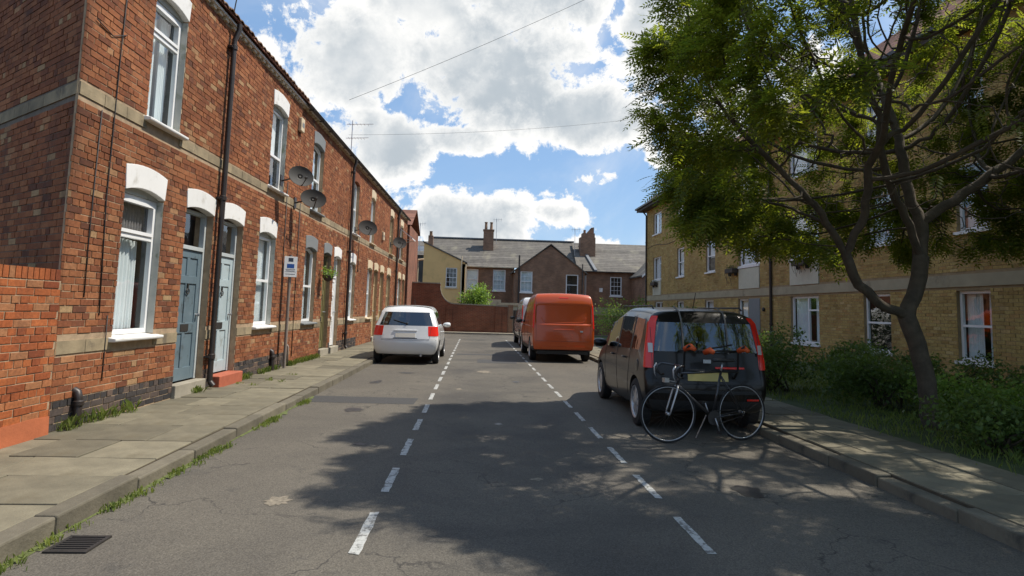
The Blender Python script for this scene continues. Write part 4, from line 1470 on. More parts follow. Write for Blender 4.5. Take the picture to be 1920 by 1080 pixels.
fy = thing('yellow_house', 'yellow rendered wing with a sloping roofline at the far end of the street', 'house', (-4.62, 53.4, 0), FZ)
yw = [(1.98, 2.95, 3.25, 4.95)]
core = simple_wall(fy, 0, 3.62, 0, 5.35, yw, render_yellow)
MB().prism([(0, 5.353), (3.62, 5.353), (3.62, 5.42), (0.02, 7.05)], -.3, 0).build('gable', render_yellow, fy)
window(fy, *yw[0], style='georgian', rec=-.05, curtain='none', fw_=.07)
MB().box(-.1, .07, 1.9, 3.03, 3.13, 3.247).build('sill', cream_paint, fy)
MB().box(-4, -.0, 3.33, 3.62, 0, 5.3).build('return_wall', render_yellow, fy)
MB().box(-4, -.302, 0, .3, 0, 7.0).build('side_wall', render_yellow, fy)
MB().add([(.1, -.1, 7.12), (.1, 3.8, 5.36), (-4, 3.8, 5.36), (-4, -.1, 7.12), (.1, -.1, 7.22), (.1, 3.8, 5.46), (-4, 3.8, 5.46), (-4, -.1, 7.22)],
         [(0, 1, 2, 3), (4, 5, 6, 7), (0, 1, 5, 4), (1, 2, 6, 5), (2, 3, 7, 6), (3, 0, 4, 7)]).build('roof', slate, fy)
MB().tube([(.08, 3.32, 2.0), (.08, 3.32, 6.0)], .055, 8).build('flue', cream_paint, fy, smooth='auto')
MB().tube([(.08, 3.70, 2.0), (.08, 3.70, 5.3)], .05, 8).build('downpipe', cream_paint, fy, smooth='auto')
ch = MB().box(-1.3, -.8, .28, .70, 6.4, 7.8).build('chimney', far_brick, fy)
MB().lathe((-1.05, .49, 7.8), (0, 0, 1), [(0, .15), (.35, .12), (.4, .15)], 12).build('chimney_pot', tile_clay, ch, smooth='auto')

fg = thing('gabled_house', 'dark brick gable wing in the middle of the far houses, above the orange van', 'house', (3.3, 52, 0), FZ)
gws = [(.45, 1.48, 3.0, 4.78), (4.35, 5.42, 2.8, 4.6)]
simple_wall(fg, 0, 5.95, 0, 4.75, gws, far_brick)
MB().prism([(0, 4.753), (5.95, 4.753), (5.95, 4.85), (3.0, 7.0), (0, 4.85)], -.3, 0).build('gable', far_brick, fg)
window(fg, *gws[0], style='georgian', rec=-.05, curtain='net', fw_=.09)
window(fg, *gws[1], style='sash', rec=-.05, curtain='none', fw_=.09)
for q in gws: MB().box(-.1, .08, q[0] - .06, q[1] + .06, q[2] - .12, q[2] - .003).build('sill', white_paint, fg)
for s_, (ua, ub) in ((0, (-.25, 3.0)), (1, (6.2, 3.0))):
    za = 4.62
    MB().add([(.12, ua, za), (.12, ub, 7.1), (-6, ub, 7.1), (-6, ua, za), (.12, ua, za + .09), (.12, ub, 7.19), (-6, ub, 7.19), (-6, ua, za + .09)],
             [(0, 1, 2, 3), (4, 5, 6, 7), (0, 1, 5, 4), (1, 2, 6, 5), (2, 3, 7, 6), (3, 0, 4, 7)]).build('roof', slate, fg)
MB().box(-3.5, -.302, 0, .3, 0, 4.7).box(-3.5, -.302, 5.65, 5.95, 0, 4.7).build('side_wall', far_brick, fg)
MB().tube([(.07, .32, 1.0), (.07, .32, 6.1)], .07, 8).build('downpipe', black_metal, fg, smooth='auto')
MB().tube([(.07, 5.75, 1.0), (.07, 5.75, 5.5)], .05, 8).build('downpipe', black_metal, fg, smooth='auto')

fr_ = thing('brick_house', 'brown brick house with a many-paned sash window, right of the central gable', 'house', (9.0, 54.4, 0), FZ)
rws = [(3.0, 4.05, 2.95, 4.65), (.5, .85, 2.9, 4.75)]
simple_wall(fr_, 0, 5.6, 0, 5.1, rws, far_brick)
window(fr_, *rws[0], style='georgian', rec=-.05, curtain='none', fw_=.09)
window(fr_, *rws[1], style='plain', rec=-.05, curtain='net', fw_=.06)
MB().box(-.1, .08, 2.92, 4.13, 2.83, 2.947).build('sill', white_paint, fr_)
pitched(fr_, 'roof', .25, -3.6, 0, 12.5, 5.08, 8.0, slate)
MB().box(.22, .34, 0, 5.6, 5.0, 5.09).build('gutter', timber_dark, fr_)
MB().box(.01, .12, 2.0, 2.3, 3.25, 3.6).build('vent', white_paint, fr_)
MB().add([(.33, 1.5, 5.1), (.33, 1.75, 5.1), (-3.2, .9, 7.75), (-3.2, .65, 7.75), (.33, 1.5, 5.22), (.33, 1.75, 5.22), (-3.2, .9, 7.87), (-3.2, .65, 7.87)],
         [(0, 1, 2, 3), (4, 5, 6, 7), (0, 1, 5, 4), (1, 2, 6, 5), (2, 3, 7, 6), (3, 0, 4, 7)]).build('parapet', lead, fr_)
ch = MB().box(-2.7, -1.7, .55, 1.95, 6.3, 8.35).build('chimney', far_brick, fr_)
MB().box(-2.6, -1.8, .75, 1.9, 8.353, 8.75).build('corbel', far_brick, ch)
MB().prism([(1.15, 8.753), (1.85, 8.753), (1.85, 9.35), (1.6, 9.3)], -2.5, -2.0).build('broken_stack', far_brick, ch)
MB().lathe((-2.2, 1.0, 8.75), (0, 0, 1), [(0, .13), (.3, .11), (.34, .13)], 12).build('chimney_pot', tile_clay, ch, smooth='auto')

fw2 = thing('brick_house', 'brown brick wing with a white sloping bargeboard, half hidden by the flats', 'house', (14.5, 50, 0), FZ)
w2 = [(.1, .45, 3.0, 4.5), (.9, 1.7, 2.9, 4.2)]
simple_wall(fw2, -.6, 7.5, 0, 4.6, w2, far_brick)
MB().box(-6, -.302, -.6, -.3, 0, 4.6).build('side_wall', far_brick, fw2)
for q in w2: window(fw2, *q, style='georgian' if q[0] > .5 else 'plain', rec=-.05, curtain='none', fw_=.06)
MB().prism([(-.6, 4.603), (4.5, 4.603), (2.2, 7.0)], -.3, 0).build('gable', far_brick, fw2)
MB().add([(.15, -.8, 4.5), (.15, 2.2, 7.05), (-6, 2.2, 7.05), (-6, -.8, 4.5), (.15, -.8, 4.62), (.15, 2.2, 7.17), (-6, 2.2, 7.17), (-6, -.8, 4.62)],
         [(0, 1, 2, 3), (4, 5, 6, 7), (0, 1, 5, 4), (1, 2, 6, 5), (2, 3, 7, 6), (3, 0, 4, 7)]).build('roof', slate, fw2)
MB().add([(.18, -.85, 4.4), (.18, 2.2, 7.0), (.15, 2.2, 7.0), (.15, -.85, 4.4), (.18, -.85, 4.58), (.18, 2.2, 7.18), (.15, 2.2, 7.18), (.15, -.85, 4.58)],
         [(0, 1, 2, 3), (4, 5, 6, 7), (0, 1, 5, 4), (1, 2, 6, 5), (2, 3, 7, 6), (3, 0, 4, 7)]).build('bargeboard', white_paint, fw2)

# grey building glimpsed between the terrace and the yellow wing
fb = thing('grey_building', 'dark grey building with a roof light glimpsed left of the yellow wing', 'building', (-8.6, 60, 0), FZ)
simple_wall(fb, 0, 4.2, 0, 6.6, [(2.7, 3.1, 1.5, 4.0), (3.5, 3.9, 1.5, 4.0)], simple('grey_wall', (.10, .095, .085), .9, var=.3, vscale=1))
for a in (2.7, 3.5): window(fb, a, a + .4, 1.5, 4.0, 'plain', rec=-.05, curtain='net', fw_=.05)
pitched(fb, 'roof', .2, -3, 0, 4.3, 6.5, 8.2, slate)
MB().add([(-.5, 2.4, 6.98), (-.5, 3.7, 6.98), (-1.6, 3.7, 7.56), (-1.6, 2.4, 7.56)], [(0, 1, 2, 3)]).build('roof_light', glass, fb, fix=False)

# taller house closing the terrace on the left
tb = thing('brick_house', 'taller red brick house with a clay tile roof closing the left terrace', 'house', (-9.5, 34.2, 0), FZ)
simple_wall(tb, 0, 5.72, 0, 6.05, [], far_brick_red)
MB().box(-5, -.302, 5.42, 5.72, 0, 6.05).build('side_wall', far_brick_red, tb)
pitched(tb, 'roof', .25, -2.4, -.1, 5.85, 6.0, 7.25, tile_roof)
pitched(tb, 'rear_roof', -5.0, -2.4, -.1, 5.85, 6.0, 7.25, tile_roof)
MB().tube([(.08, 5.5, .1), (.08, 5.5, 6.0)], .05, 8).build('downpipe', black_metal, tb, smooth='auto')
MB().tube([(-4.2, 5.85, 4.4), (-4.2, 5.85, 2.9)], .04, 8).tube([(-4.2, 5.85, 4.4), (-4.2, 6.2, 4.45)], .06, 8).build('waste_pipe', cream_paint, tb, smooth='auto')

for x_, y_, z_, h_, lb in ((-5.3, 56.6, 7.3, 1.9, 'thin aerial on the far roof above the yellow wing'), (9.0, 56.0, 7.4, 1.7, 'branched aerial beside the right far chimney'), (1.75, 57, 8.3, 1.6, 'thin aerial right of the twin-potted chimney')):
    t = thing('tv_aerial', lb, 'aerial', (x_, y_, z_))
    MB().tube([(0, 0, -.8), (0, 0, h_)], .022, 5).build('mast', alu, t)
    b = MB().tube([(-.35, 0, h_ - .1), (.5, 0, h_ - .05)], .014, 4)
    for i in range(4): b.tube([(-.25 + i * .22, 0, h_ - .28), (-.25 + i * .22, 0, h_ + .1)], .010, 4)
    b.build('antenna', alu, t)

# ================================================================== FLATS ON THE RIGHT
RX, RY0, RYN = 10.5, 37.35, 4.0
rb = thing('flats', 'three-storey buff brick block of flats behind the tree on the right', 'flats', (RX, RY0, 0), math.pi)
U = lambda y: RY0 - y
WR = RY0 - RYN
GF = [(34.0, 35.55, 1.0, 2.16, 'mullion', 'none'), (30.5, 31.55, 1.0, 2.16, 'sash', 'net'), (26.6, 27.65, 1.0, 2.16, 'sash', 'net'), (23.15, 24.05, .62, 2.16, 'sash', 'net'),
      (18.25, 19.95, .68, 2.18, 'mullion', 'split'), (15.0, 16.08, .66, 2.17, 'sash', 'none'), (11.95, 12.85, .66, 2.17, 'sash', 'split'), (8.1, 9.1, .66, 2.17, 'sash', 'net')]
F1 = [(34.3, 35.9, 3.45, 4.78, 'mullion', 'net'), (30.45, 31.55, 3.42, 4.92, 'sash', 'net'), (26.4, 27.5, 3.42, 4.87, 'sash', 'blind'), (22.15, 23.95, 3.45, 4.92, 'mullion', 'split'),
      (18.2, 19.95, 3.42, 4.90, 'mullion', 'split'), (14.75, 15.85, 3.45, 4.97, 'sash', 'net'), (11.9, 12.75, 3.45, 4.95, 'sash', 'net'), (8.1, 9.1, 3.45, 4.95, 'sash', 'net')]
F2 = [(a, b, 6.14, 7.40, s_, c_) for (a, b, _, _, s_, c_) in F1]
ops = [(U(b), U(a), z0, z1) for (a, b, z0, z1, s_, c_) in GF + F1 + F2]
PN = [(34.3, 35.9), (22.15, 23.95), (18.2, 19.95)]
pops = [(U(b), U(a), 2.55, 3.40) for a, b in PN]
GP = (U(23.1), U(22.15), .62, 2.16)
wall_core(rb, 'wall', 0, WR, -.1, 7.9, ops, simple('mortar_buff', (.30, .22, .12), .95, var=.2))
band = [(0, WR, 2.252, 2.522)]
cells = brick_cells(.003, WR - .003, .02, 7.86, ops + pops + band + [GP], 77, header_every=0)
def rank_r(c):
    y = RY0 - (c[0] + c[1]) / 2
    return y if y > 11.7 and c[2] < 5.5 else 99
brick_skin(rb, cells, brick_buff, single=rank_r, limit=280, seed=77)
MB().box(-.05, .03, 0, WR, 2.254, 2.52).build('concrete_band', concrete, rb)
for q in pops:
    MB().box(-.05, .035, q[0] + .02, q[1] - .02, q[2], q[3] - .06).build('infill_panel', panel_pale, rb)
MB().box(-.05, .02, GP[0] + .02, GP[1] - .01, GP[2], GP[3]).build('infill_panel', grey_paint, rb)
for (a, b, z0, z1, s_, c_) in GF + F1 + F2:
    wdw = window(rb, U(b), U(a), z0 + .002, z1 - .002, s_, None, rec=-.07, fw_=.065, curtain=c_, split=.5 if s_ == 'sash' else .58, reveal=None)
    if not (z0 > 3 and any(abs(a - p[0]) < .01 for p in PN) and z0 < 4):
        MB().box(-.12, .07, U(b) - .05, U(a) + .05, z0 - .07, z0 - .001).build('sill', white_paint if z0 < 1 or z0 > 3 else concrete, rb, bevel=.006)
    else:
        MB().box(-.12, .06, U(b), U(a), z0 - .09, z0 - .001).build('sill', white_paint, rb)
MB().box(-.3, -.301 + .6, 0, 0, 0, 0) if False else None
MB().box(-9.0, -.302, 0.0, .3, -.1, 7.9).build('end_wall', brick_tex_mat('buff_tex', (.34, .20, .08), (.27, .15, .06), (.3, .22, .12)), rb)
MB().box(-.1, .48, -.45, WR, 7.78, 7.86).build('soffit', timber_dark, rb)
MB().box(.482, .52, -.47, WR, 7.76, 8.0).build('fascia', timber_dark, rb)
MB().box(.522, .64, -.47, WR, 7.90, 8.0).build('gutter', black_metal, rb)
pitched(rb, 'roof', .52, -4.6, -.5, WR, 8.0, 12.0, tile_roof, rows=22)
pitched(rb, 'rear_roof', -9.5, -4.6, -.5, WR, 8.0, 12.0, tile_roof, rows=22)
for yy, lb in ((21.2, 'long black drainpipe down the flats between the paired windows'), (37.2, 'black drainpipe at the far corner of the flats')):
    t = thing('drainpipe', lb, 'drainpipe', (RX - .07, yy, 0), math.pi, 'drainpipes on the flats')
    MB().tube([(0, 0, .1), (0, 0, 7.5), (.3, 0, 7.85)], .05, 8).build('pipe', black_metal, t, smooth='auto')
    for z_ in (1.2, 3.4, 5.8): MB().lathe((0, 0, z_), (0, 0, 1), [(0, .052), (.01, .065), (.06, .065), (.07, .052)], 10).build('collar', black_metal, t)
o = MB().tube([(RX - .02, y_, 5.42 + .10 * math.sin(y_ * 1.1)) for y_ in [37 - i * .8 for i in range(20)]], .012, 5).build('wall_cable', cable_black, smooth=True)
tag(o, 'sagging dark cable slung along the flats between first and second floors', 'cable')
for yy, z_, lb in ((19.0, 3.24, 'dark window box with trailing stems under the flats window by the tree'), (24.35, 3.30, 'small window box bracketed beside the pale panel of the flats'), (35.2, 3.20, 'dark window box on the farthest first floor window')):
    t = thing('window_box', lb, 'window box', (RX - .16, yy, z_), math.pi, 'window boxes on the flats')
    MB().box(-.12, .12, -.38, .38, -.09, .09).build('trough', timber_dark, t, bevel=.01)
    MB().box(-.12, -.0, -.3, -.27, -.2, -.09).box(-.12, -.0, .27, .3, -.2, -.09).build('bracket', iron, t)
    mb = MB()
    rr_ = random.Random(int(yy))
    for i in range(9):
        u_ = rr_.uniform(-.35, .35)
        mb.tube([(0, u_, .05), (.05, u_ + rr_.uniform(-.1, .1), .2), (.14, u_ + rr_.uniform(-.2, .2), -.15), (.10, u_ + rr_.uniform(-.2, .2), -.15 - rr_.uniform(.05, .5))], .006, 4)
    mb.build('trailing_stem', bark, t, fix=False)
    mb = MB(); leaf_cloud(mb, [(rr_.uniform(-.08, .12), rr_.uniform(-.36, .36), rr_.uniform(.06, .2)) for _ in range(16)], rr_, .05, 6, .05)
    mb.build('foliage', leaf_shrub, t, kind='stuff', fix=False)
t = thing('vent_cover', 'small dark flue vent on the ground floor wall of the flats', 'vent', (RX - .03, 21.8, 1.75), math.pi)
MB().lathe((0, 0, 0), (1, 0, 0), [(0, .07), (.04, .07), (.06, .05)], 12).build('cowl', black_metal, t, smooth='auto')

# ================================================================== VEGETATION
def grow_tree(name, label, base, limbs, centre, rad, seed, n_att=1500, n_leaf=5200, zmin=2.1, trunk_r=.15, hollow=.5, leafcut=.60, influence=1.7, step=.13):
    rgt = np.random.RandomState(seed)
    rr = random.Random(seed)
    t = thing(name, label, 'tree', base)
    B = np.array(base)
    att = []
    while len(att) < n_att:
        p = rgt.uniform(-1, 1, 3)
        r = np.linalg.norm(p)
        if r > 1 or r < hollow * rgt.uniform(.4, 1.25): continue
        q = np.array(centre) + p * np.array(rad)
        # uneven outline
        nn = noise.noise(Vector(q * .55)) * .9 + noise.noise(Vector(q * 1.5)) * .35
        if r > .93 + .20 * nn: continue
        if q[2] < zmin + .9 * max(0, 1 - r * 1.15): continue
        if q[1] < centre[1] - .3 and q[2] < 3.5 and abs(q[0] - centre[0]) < rad[0] * .72 and rgt.rand() < .8: continue
        if noise.noise(Vector(q * .9 + 7.0)) < -.32 and q[0] < centre[0]: continue
        att.append(q)
    att = np.array(att)
    nodes, par = [], []
    for limb in limbs:
        prev = None
        for a, b in zip(limb, limb[1:]):
            a, b = np.array(a, float), np.array(b, float)
            k = max(1, int(np.linalg.norm(b - a) / step))
            for i in range(k):
                p = a + (b - a) * i / k
                if prev is None:
                    if nodes:
                        d = np.linalg.norm(np.array(nodes) - p, axis=1)
                        prev = int(d.argmin())
                        if d[prev] < 1e-3: continue
                    nodes.append(p); par.append(prev if prev is not None else -1)
                    prev = len(nodes) - 1
                else:
                    w_ = rgt.normal(0, .012, 3)
                    nodes.append(p + w_); par.append(prev); prev = len(nodes) - 1
        nodes.append(np.array(limb[-1], float)); par.append(prev)
    alive = att.copy()
    near_i = np.zeros(len(alive), int)
    N = np.array(nodes)
    dmat = np.linalg.norm(alive[:, None] - N[None], axis=2)
    near_i = dmat.argmin(1); near_d = dmat.min(1)
    for it in range(170):
        act = near_d < influence if it > 2 else near_d < 99
        if not act.any(): break
        dirs = {}
        for i in np.nonzero(act)[0]:
            v = alive[i] - N[near_i[i]]
            dirs.setdefault(near_i[i], []).append(v / (np.linalg.norm(v) + 1e-9))
        new = []
        for k, vs in dirs.items():
            v = np.sum(vs, 0) + rgt.normal(0, .45, 3) + np.array([0, 0, .05])
            L_ = np.linalg.norm(v)
            if L_ < 1e-6: continue
            new.append((N[k] + v / L_ * step, k))
        base_i = len(N)
        N = np.vstack([N, [q[0] for q in new]])
        par += [int(q[1]) for q in new]
        dn = np.linalg.norm(alive[:, None] - N[None, base_i:], axis=2)
        j = dn.argmin(1); m_ = dn.min(1)
        upd = m_ < near_d
        near_d[upd] = m_[upd]; near_i[upd] = j[upd] + base_i
        keep = near_d > .20
        alive, near_d, near_i = alive[keep], near_d[keep], near_i[keep]
        if not len(alive) or len(N) > 16000: break
    nN = len(N)
    children = [[] for _ in range(nN)]
    for i, p in enumerate(par):
        if p >= 0: children[p].append(i)
    acc = np.zeros(nN)
    for i in range(nN - 1, -1, -1):
        if acc[i] == 0: acc[i] = 1.0
        if par[i] >= 0: acc[par[i]] += acc[i]
    r = .0062 * acc ** .36
    r = r * (trunk_r / r[0]) ** (np.log(acc + 1) / np.log(acc[0] + 1))
    # chains
    big, small = MB(), MB()
    done = set()
    for i in range(nN):
        p = par[i]
        if p >= 0 and i == max(children[p], key=lambda c: acc[c]): continue
        chain = [i] if p < 0 else [p, i]
        c = i
        while children[c]:
            c = max(children[c], key=lambda q: acc[q])
            chain.append(c)
        pts = [Vector(N[k] - B) for k in chain]
        rs = [float(r[k]) for k in chain]
        if p >= 0: rs[0] = min(rs[0], rs[1] * 1.15)
        # split thick part from thin part
        kb = next((k for k, q in enumerate(rs) if q < .022), len(rs))
        if kb > 1: big.tube(pts[:kb + 1], rs[:kb + 1], 9, caps=False)
        if kb < len(rs) - 1: small.tube(pts[max(0, kb - 1):] if kb > 1 else pts, rs[max(0, kb - 1):] if kb > 1 else rs, 4, caps=False)
    big.build('trunk', bark, t, smooth=True, fix=False)
    small.build('branches', bark, t, smooth=True, fix=False, kind='stuff')
    # compound leaves on thin twigs towards the outside of the crown
    Cc, Rr_ = np.array(centre), np.array(rad)
    q = np.linalg.norm((N - Cc) / Rr_, axis=1)
    cand = [i for i in range(nN) if r[i] < .014 and q[i] > leafcut]
    lf = MB()
    cum = 0
    for s in range(n_leaf):
        i = rr.choice(cand)
        if q[i] < leafcut + .12 and rr.random() < .5: continue
        if noise.noise(Vector(N[i] * 1.25 + 3.0)) < -.24 and rr.random() < .75: continue
        if N[i][1] < centre[1] - .2 and N[i][2] < centre[2] - .3 and abs(N[i][0] - centre[0]) < rad[0] * .60 and rr.random() < .80: continue
        p = Vector(N[i] - B) + Vector((rr.gauss(0, .07), rr.gauss(0, .07), rr.gauss(0, .06)))
        out = Vector((N[i] - Cc) / Rr_)
        d = out.normalized() * .7 + Vector((rr.uniform(-1, 1), rr.uniform(-1, 1), rr.uniform(-.9, .5)))
        d.normalize()
        side = d.cross(Vector((rr.uniform(-.5, .5), rr.uniform(-.5, .5), 1))).normalized()
        nrm = side.cross(d)
        Lr = rr.uniform(.15, .28)
        kk = rr.randint(4, 6)
        for g in range(kk):
            tt = (g + .6) / kk
            o_ = p + d * Lr * tt - Vector((0, 0, .05 * tt * tt))
            ls = Lr * .36 * (1.1 - .5 * abs(tt - .45))
            for sg in (-1, 1):
                ld = (side * sg * .9 + d * .55 - nrm * .15).normalized()
                wv = ld.cross(nrm).normalized() * ls * .17
                lf.add([o_, o_ + ld * ls * .45 + wv, o_ + ld * ls, o_ + ld * ls * .45 - wv], [(0, 1, 2, 3)])
        e = p + d * Lr - Vector((0, 0, .05))
        lf.add([e, e + d * .035 + side * .012, e + d * .075, e + d * .035 - side * .012], [(0, 1, 2, 3)])
    lf.build('crown', leaf_tree, t, fix=False, kind='stuff')
    return t
grow_tree('street_tree', 'leafy tree with a low forked trunk and dark spreading branches in front of the flats', (5.98, 7.8, 0),
          [[(5.98, 7.8, 0), (5.92, 7.8, .7), (5.80, 7.8, 1.2), (5.67, 7.8, 1.55)],
           [(5.67, 7.8, 1.55), (5.25, 7.7, 1.70), (4.92, 7.62, 1.92), (4.68, 7.5, 2.3), (4.35, 7.35, 2.68), (3.95, 7.2, 3.05)],
           [(5.67, 7.8, 1.55), (5.86, 7.85, 1.95), (5.92, 7.85, 2.35), (5.70, 7.7, 2.75), (5.38, 7.6, 3.15), (5.1, 7.4, 3.7)],
           [(5.92, 7.85, 2.35), (5.98, 7.9, 2.8), (5.86, 8.0, 3.4), (5.8, 8.0, 4.0)],
           [(4.68, 7.5, 2.3), (4.75, 7.2, 2.8), (4.6, 6.9, 3.3)],
           [(5.98, 7.9, 2.8), (6.5, 7.8, 3.2), (7.0, 7.6, 3.6)]],
          (5.75, 7.3, 4.75), (3.78, 3.9, 3.9), 5, n_att=4400, n_leaf=50000, leafcut=.66, zmin=2.5, trunk_r=.11)
grow_tree('street_tree', 'second leafy tree standing nearer on the right, its crown shading the tarmac', (7.6, .4, 0),
          [[(7.6, .4, 0), (7.6, .4, 1.0), (7.5, .4, 1.9), (7.2, .4, 2.6)], [(7.5, .4, 1.9), (7.9, .7, 2.5), (8.2, .8, 3.0)]],
          (7.3, .3, 4.6), (3.4, 2.6, 2.6), 8, n_att=700, n_leaf=6000, leafcut=.45)

for i, (x_, y_, rx, ry, h, n, lb, m_) in enumerate([
    (5.85, 11.6, 1.0, .9, 1.15, 520, 'dark rounded shrub right behind the open car door', leaf_shrub),
    (7.15, 11.3, 1.0, .9, 1.0, 520, 'dense green shrub under the wide ground floor window of the flats', leaf_shrub),
    (8.2, 10.4, .9, .8, .8, 420, 'low shrub between the tree trunk and the flats wall', leaf_shrub),
    (6.6, 9.6, 1.0, .8, .75, 480, 'spreading low shrub just beyond the tree trunk', leaf_shrub),
    (7.3, 8.3, .9, .8, .62, 420, 'low green shrub right of the tree trunk', leaf_bright),
    (5.75, 6.5, .8, .8, .55, 330, 'small ground-hugging shrub before the tree trunk', leaf_shrub),
    (8.9, 9.2, .8, .8, .75, 330, 'small shrub against the near window of the flats', leaf_shrub),
    (6.3, 24.0, 1.1, 1.6, 1.75, 420, 'tall green hedge shrub right of the orange van', leaf_shrub),
    (6.6, 20.0, 1.0, 1.5, 1.6, 420, 'leafy hedge shrub between the orange van and the dark car', leaf_shrub),
    (6.4, 16.2, 1.0, 1.5, 1.3, 420, 'clipped hedge shrub beyond the dark car roof', leaf_shrub),
    (6.8, 28.5, 1.2, 1.6, 1.9, 380, 'farthest hedge shrub before the cream-capped wall', leaf_bright)]):
    shrub('shrub', lb, 'shrub', (x_, y_, .10), rx, ry, h, m_, n, .062 if y_ < 14 else .09, 60 + i, 'shrubs in front of the flats')
shrub('bush', 'bright green bush spilling over the far garden wall below the yellow wing', 'bush', (-.1, 37.9, 0), 1.05, .9, 2.85, leaf_bright, 800, .13, 90, lumps=9)
rgw = random.Random(33)
weeds('verge_grass', 'rough grass growing over the garden ground before the flats', 'grass',
      [(5.15 + rgw.random() * 5.2, 2.5 + 13 * rgw.random() ** 1.2, .10) for _ in range(1500)], grass_blade, rgw, .10, 14, .14, .3, kind='stuff')
rgw = random.Random(34)
pts = [(rgw.uniform(KR + .2, 4.9), rgw.uniform(3.8, 12), .121) for _ in range(46)]
mb = MB()
for p in pts:
    leaf_cloud(mb, [p], rgw, .05, 4, .05)

# ================================================================== VEHICLES
def lattice_body(parent, ys, zf, wf, yr, yfr, fx, tags, mats, wheels, wr, arch_w, half, sub=2, crown=.03, insets=None, rearbulge=.05, names=None):
    """closed car body: station list ys, z and half width per level, rear/front offsets per level.
    tags(kind, i, j, k) -> material slot; returns dict slot -> objects, and a BVH of the body"""
    NI, NK = len(ys) - 1, len(zf(0)) - 1
    cols = [-f for f in fx[::-1] if f > 0] + fx
    NJ = len(cols) - 1
    bm = bmesh.new()
    V = {}
    def P(i, j, k):
        key = (i, j, k)
        if key in V: return V[key]
        f = cols[j]
        z = zf(i)[k]
        w_ = wf(i)[k]
        x = f * w_
        y = ys[i]
        if i == 0: y += yr[k] + rearbulge * abs(f) ** 4
        elif i == 1: y = max(y, ys[0] + yr[k] * .98 + .05 + rearbulge)
        elif i == 2: y = max(y, ys[0] + yr[k] * .98 + .12 + rearbulge)
        if i == NI: y += yfr[k] - .16 * abs(f) ** 3
        if k == NK: z += crown * (1 - f * f)
        v = bm.verts.new((x, y, z))
        V[key] = v
        return v
    def face(vs, tg):
        f = bm.faces.new(vs)
        f.material_index = tg
        f.smooth = True
    for i in range(NI):
        for k in range(NK):
            face([P(i, 0, k), P(i, 0, k + 1), P(i + 1, 0, k + 1), P(i + 1, 0, k)], tags('side', i, 0, k))
            face([P(i, NJ, k), P(i + 1, NJ, k), P(i + 1, NJ, k + 1), P(i, NJ, k + 1)], tags('side', i, NJ, k))
        for j in range(NJ):
            face([P(i, j, NK), P(i, j + 1, NK), P(i + 1, j + 1, NK), P(i + 1, j, NK)], tags('top', i, j, NK))
            face([P(i, j, 0), P(i + 1, j, 0), P(i + 1, j + 1, 0), P(i, j + 1, 0)], tags('bottom', i, j, 0))
    for j in range(NJ):
        for k in range(NK):
            face([P(0, j, k), P(0, j + 1, k), P(0, j + 1, k + 1), P(0, j, k + 1)], tags('rear', 0, j, k))
            face([P(NI, j, k), P(NI, j, k + 1), P(NI, j + 1, k + 1), P(NI, j + 1, k)], tags('front', NI, j, k))
    bmesh.ops.recalc_face_normals(bm, faces=bm.faces)
    ce = bm.edges.layers.float.new('crease_edge')
    cvx = bm.verts.layers.float.new('crease_vert')
    def crease():
        for e in bm.edges:
            ms = {f.material_index for f in e.link_faces}
            if len(ms) == 2 and (ms & {1, 2, 5}): e[ce] = 1.0
        for v in bm.verts:
            for tg in (1, 2, 5):
                if sum(1 for f in v.link_faces if f.material_index == tg) == 1: v[cvx] = 1.0 if tg == 1 else .8
    crease()
    for tg, (th, dp) in (insets or {}).items():
        groups = []
        seen = set()
        fs = [f for f in bm.faces if f.material_index == tg]
        for f in fs:
            if f in seen: continue
            st, grp = [f], []
            seen.add(f)
            while st:
                q = st.pop(); grp.append(q)
                for e in q.edges:
                    for g_ in e.link_faces:
                        if g_.material_index == tg and g_ not in seen:
                            # do not run round from the side to the rear
                            seen.add(g_); st.append(g_)
            groups.append(grp)
        for grp in groups:
            r_ = bmesh.ops.inset_region(bm, faces=grp, thickness=th, depth=dp, use_even_offset=True, use_boundary=True)
            for f in r_['faces']:
                f.material_index = 0 if dp >= 0 or tg in (2, 4, 5) else 3
                f.smooth = True
    crease()
    me = bpy.data.meshes.new('body')
    bm.to_mesh(me)
    bm.free()
    o = bpy.data.objects.new('body', me)
    for m_ in mats: me.materials.append(m_)
    C.objects.link(o)
    s = o.modifiers.new('s', 'SUBSURF'); s.levels = sub; s.render_levels = sub
    # wheel arches
    cut = MB()
    for (wy, wz) in wheels:
        for sg in (-1, 1):
            a, b = (half - arch_w, half + .2) if sg > 0 else (-half - .2, -half + arch_w)
            cut.lathe((a, wy, wz), (1, 0, 0), [(0, wr + .045), (b - a, wr + .045)], 40)
    cm = cut.mesh('cut')
    bb = bmesh.new(); bb.from_mesh(cm); bmesh.ops.recalc_face_normals(bb, faces=bb.faces); bb.to_mesh(cm); bb.free()
    for m_ in mats: cm.materials.append(m_)
    for p in cm.polygons: p.material_index = 3
    co = bpy.data.objects.new('cut', cm)
    C.objects.link(co)
    bo = o.modifiers.new('b', 'BOOLEAN'); bo.object = co; bo.operation = 'DIFFERENCE'; bo.solver = 'EXACT'
    dg = bpy.context.evaluated_depsgraph_get()
    ev = bpy.data.meshes.new_from_object(o.evaluated_get(dg))
    bpy.data.objects.remove(co); bpy.data.objects.remove(o)
    bm = bmesh.new(); bm.from_mesh(ev)
    bmesh.ops.recalc_face_normals(bm, faces=bm.faces)
    bvh = BVHTree.FromBMesh(bm)
    res = {}
    slots = sorted({f.material_index for f in bm.faces})
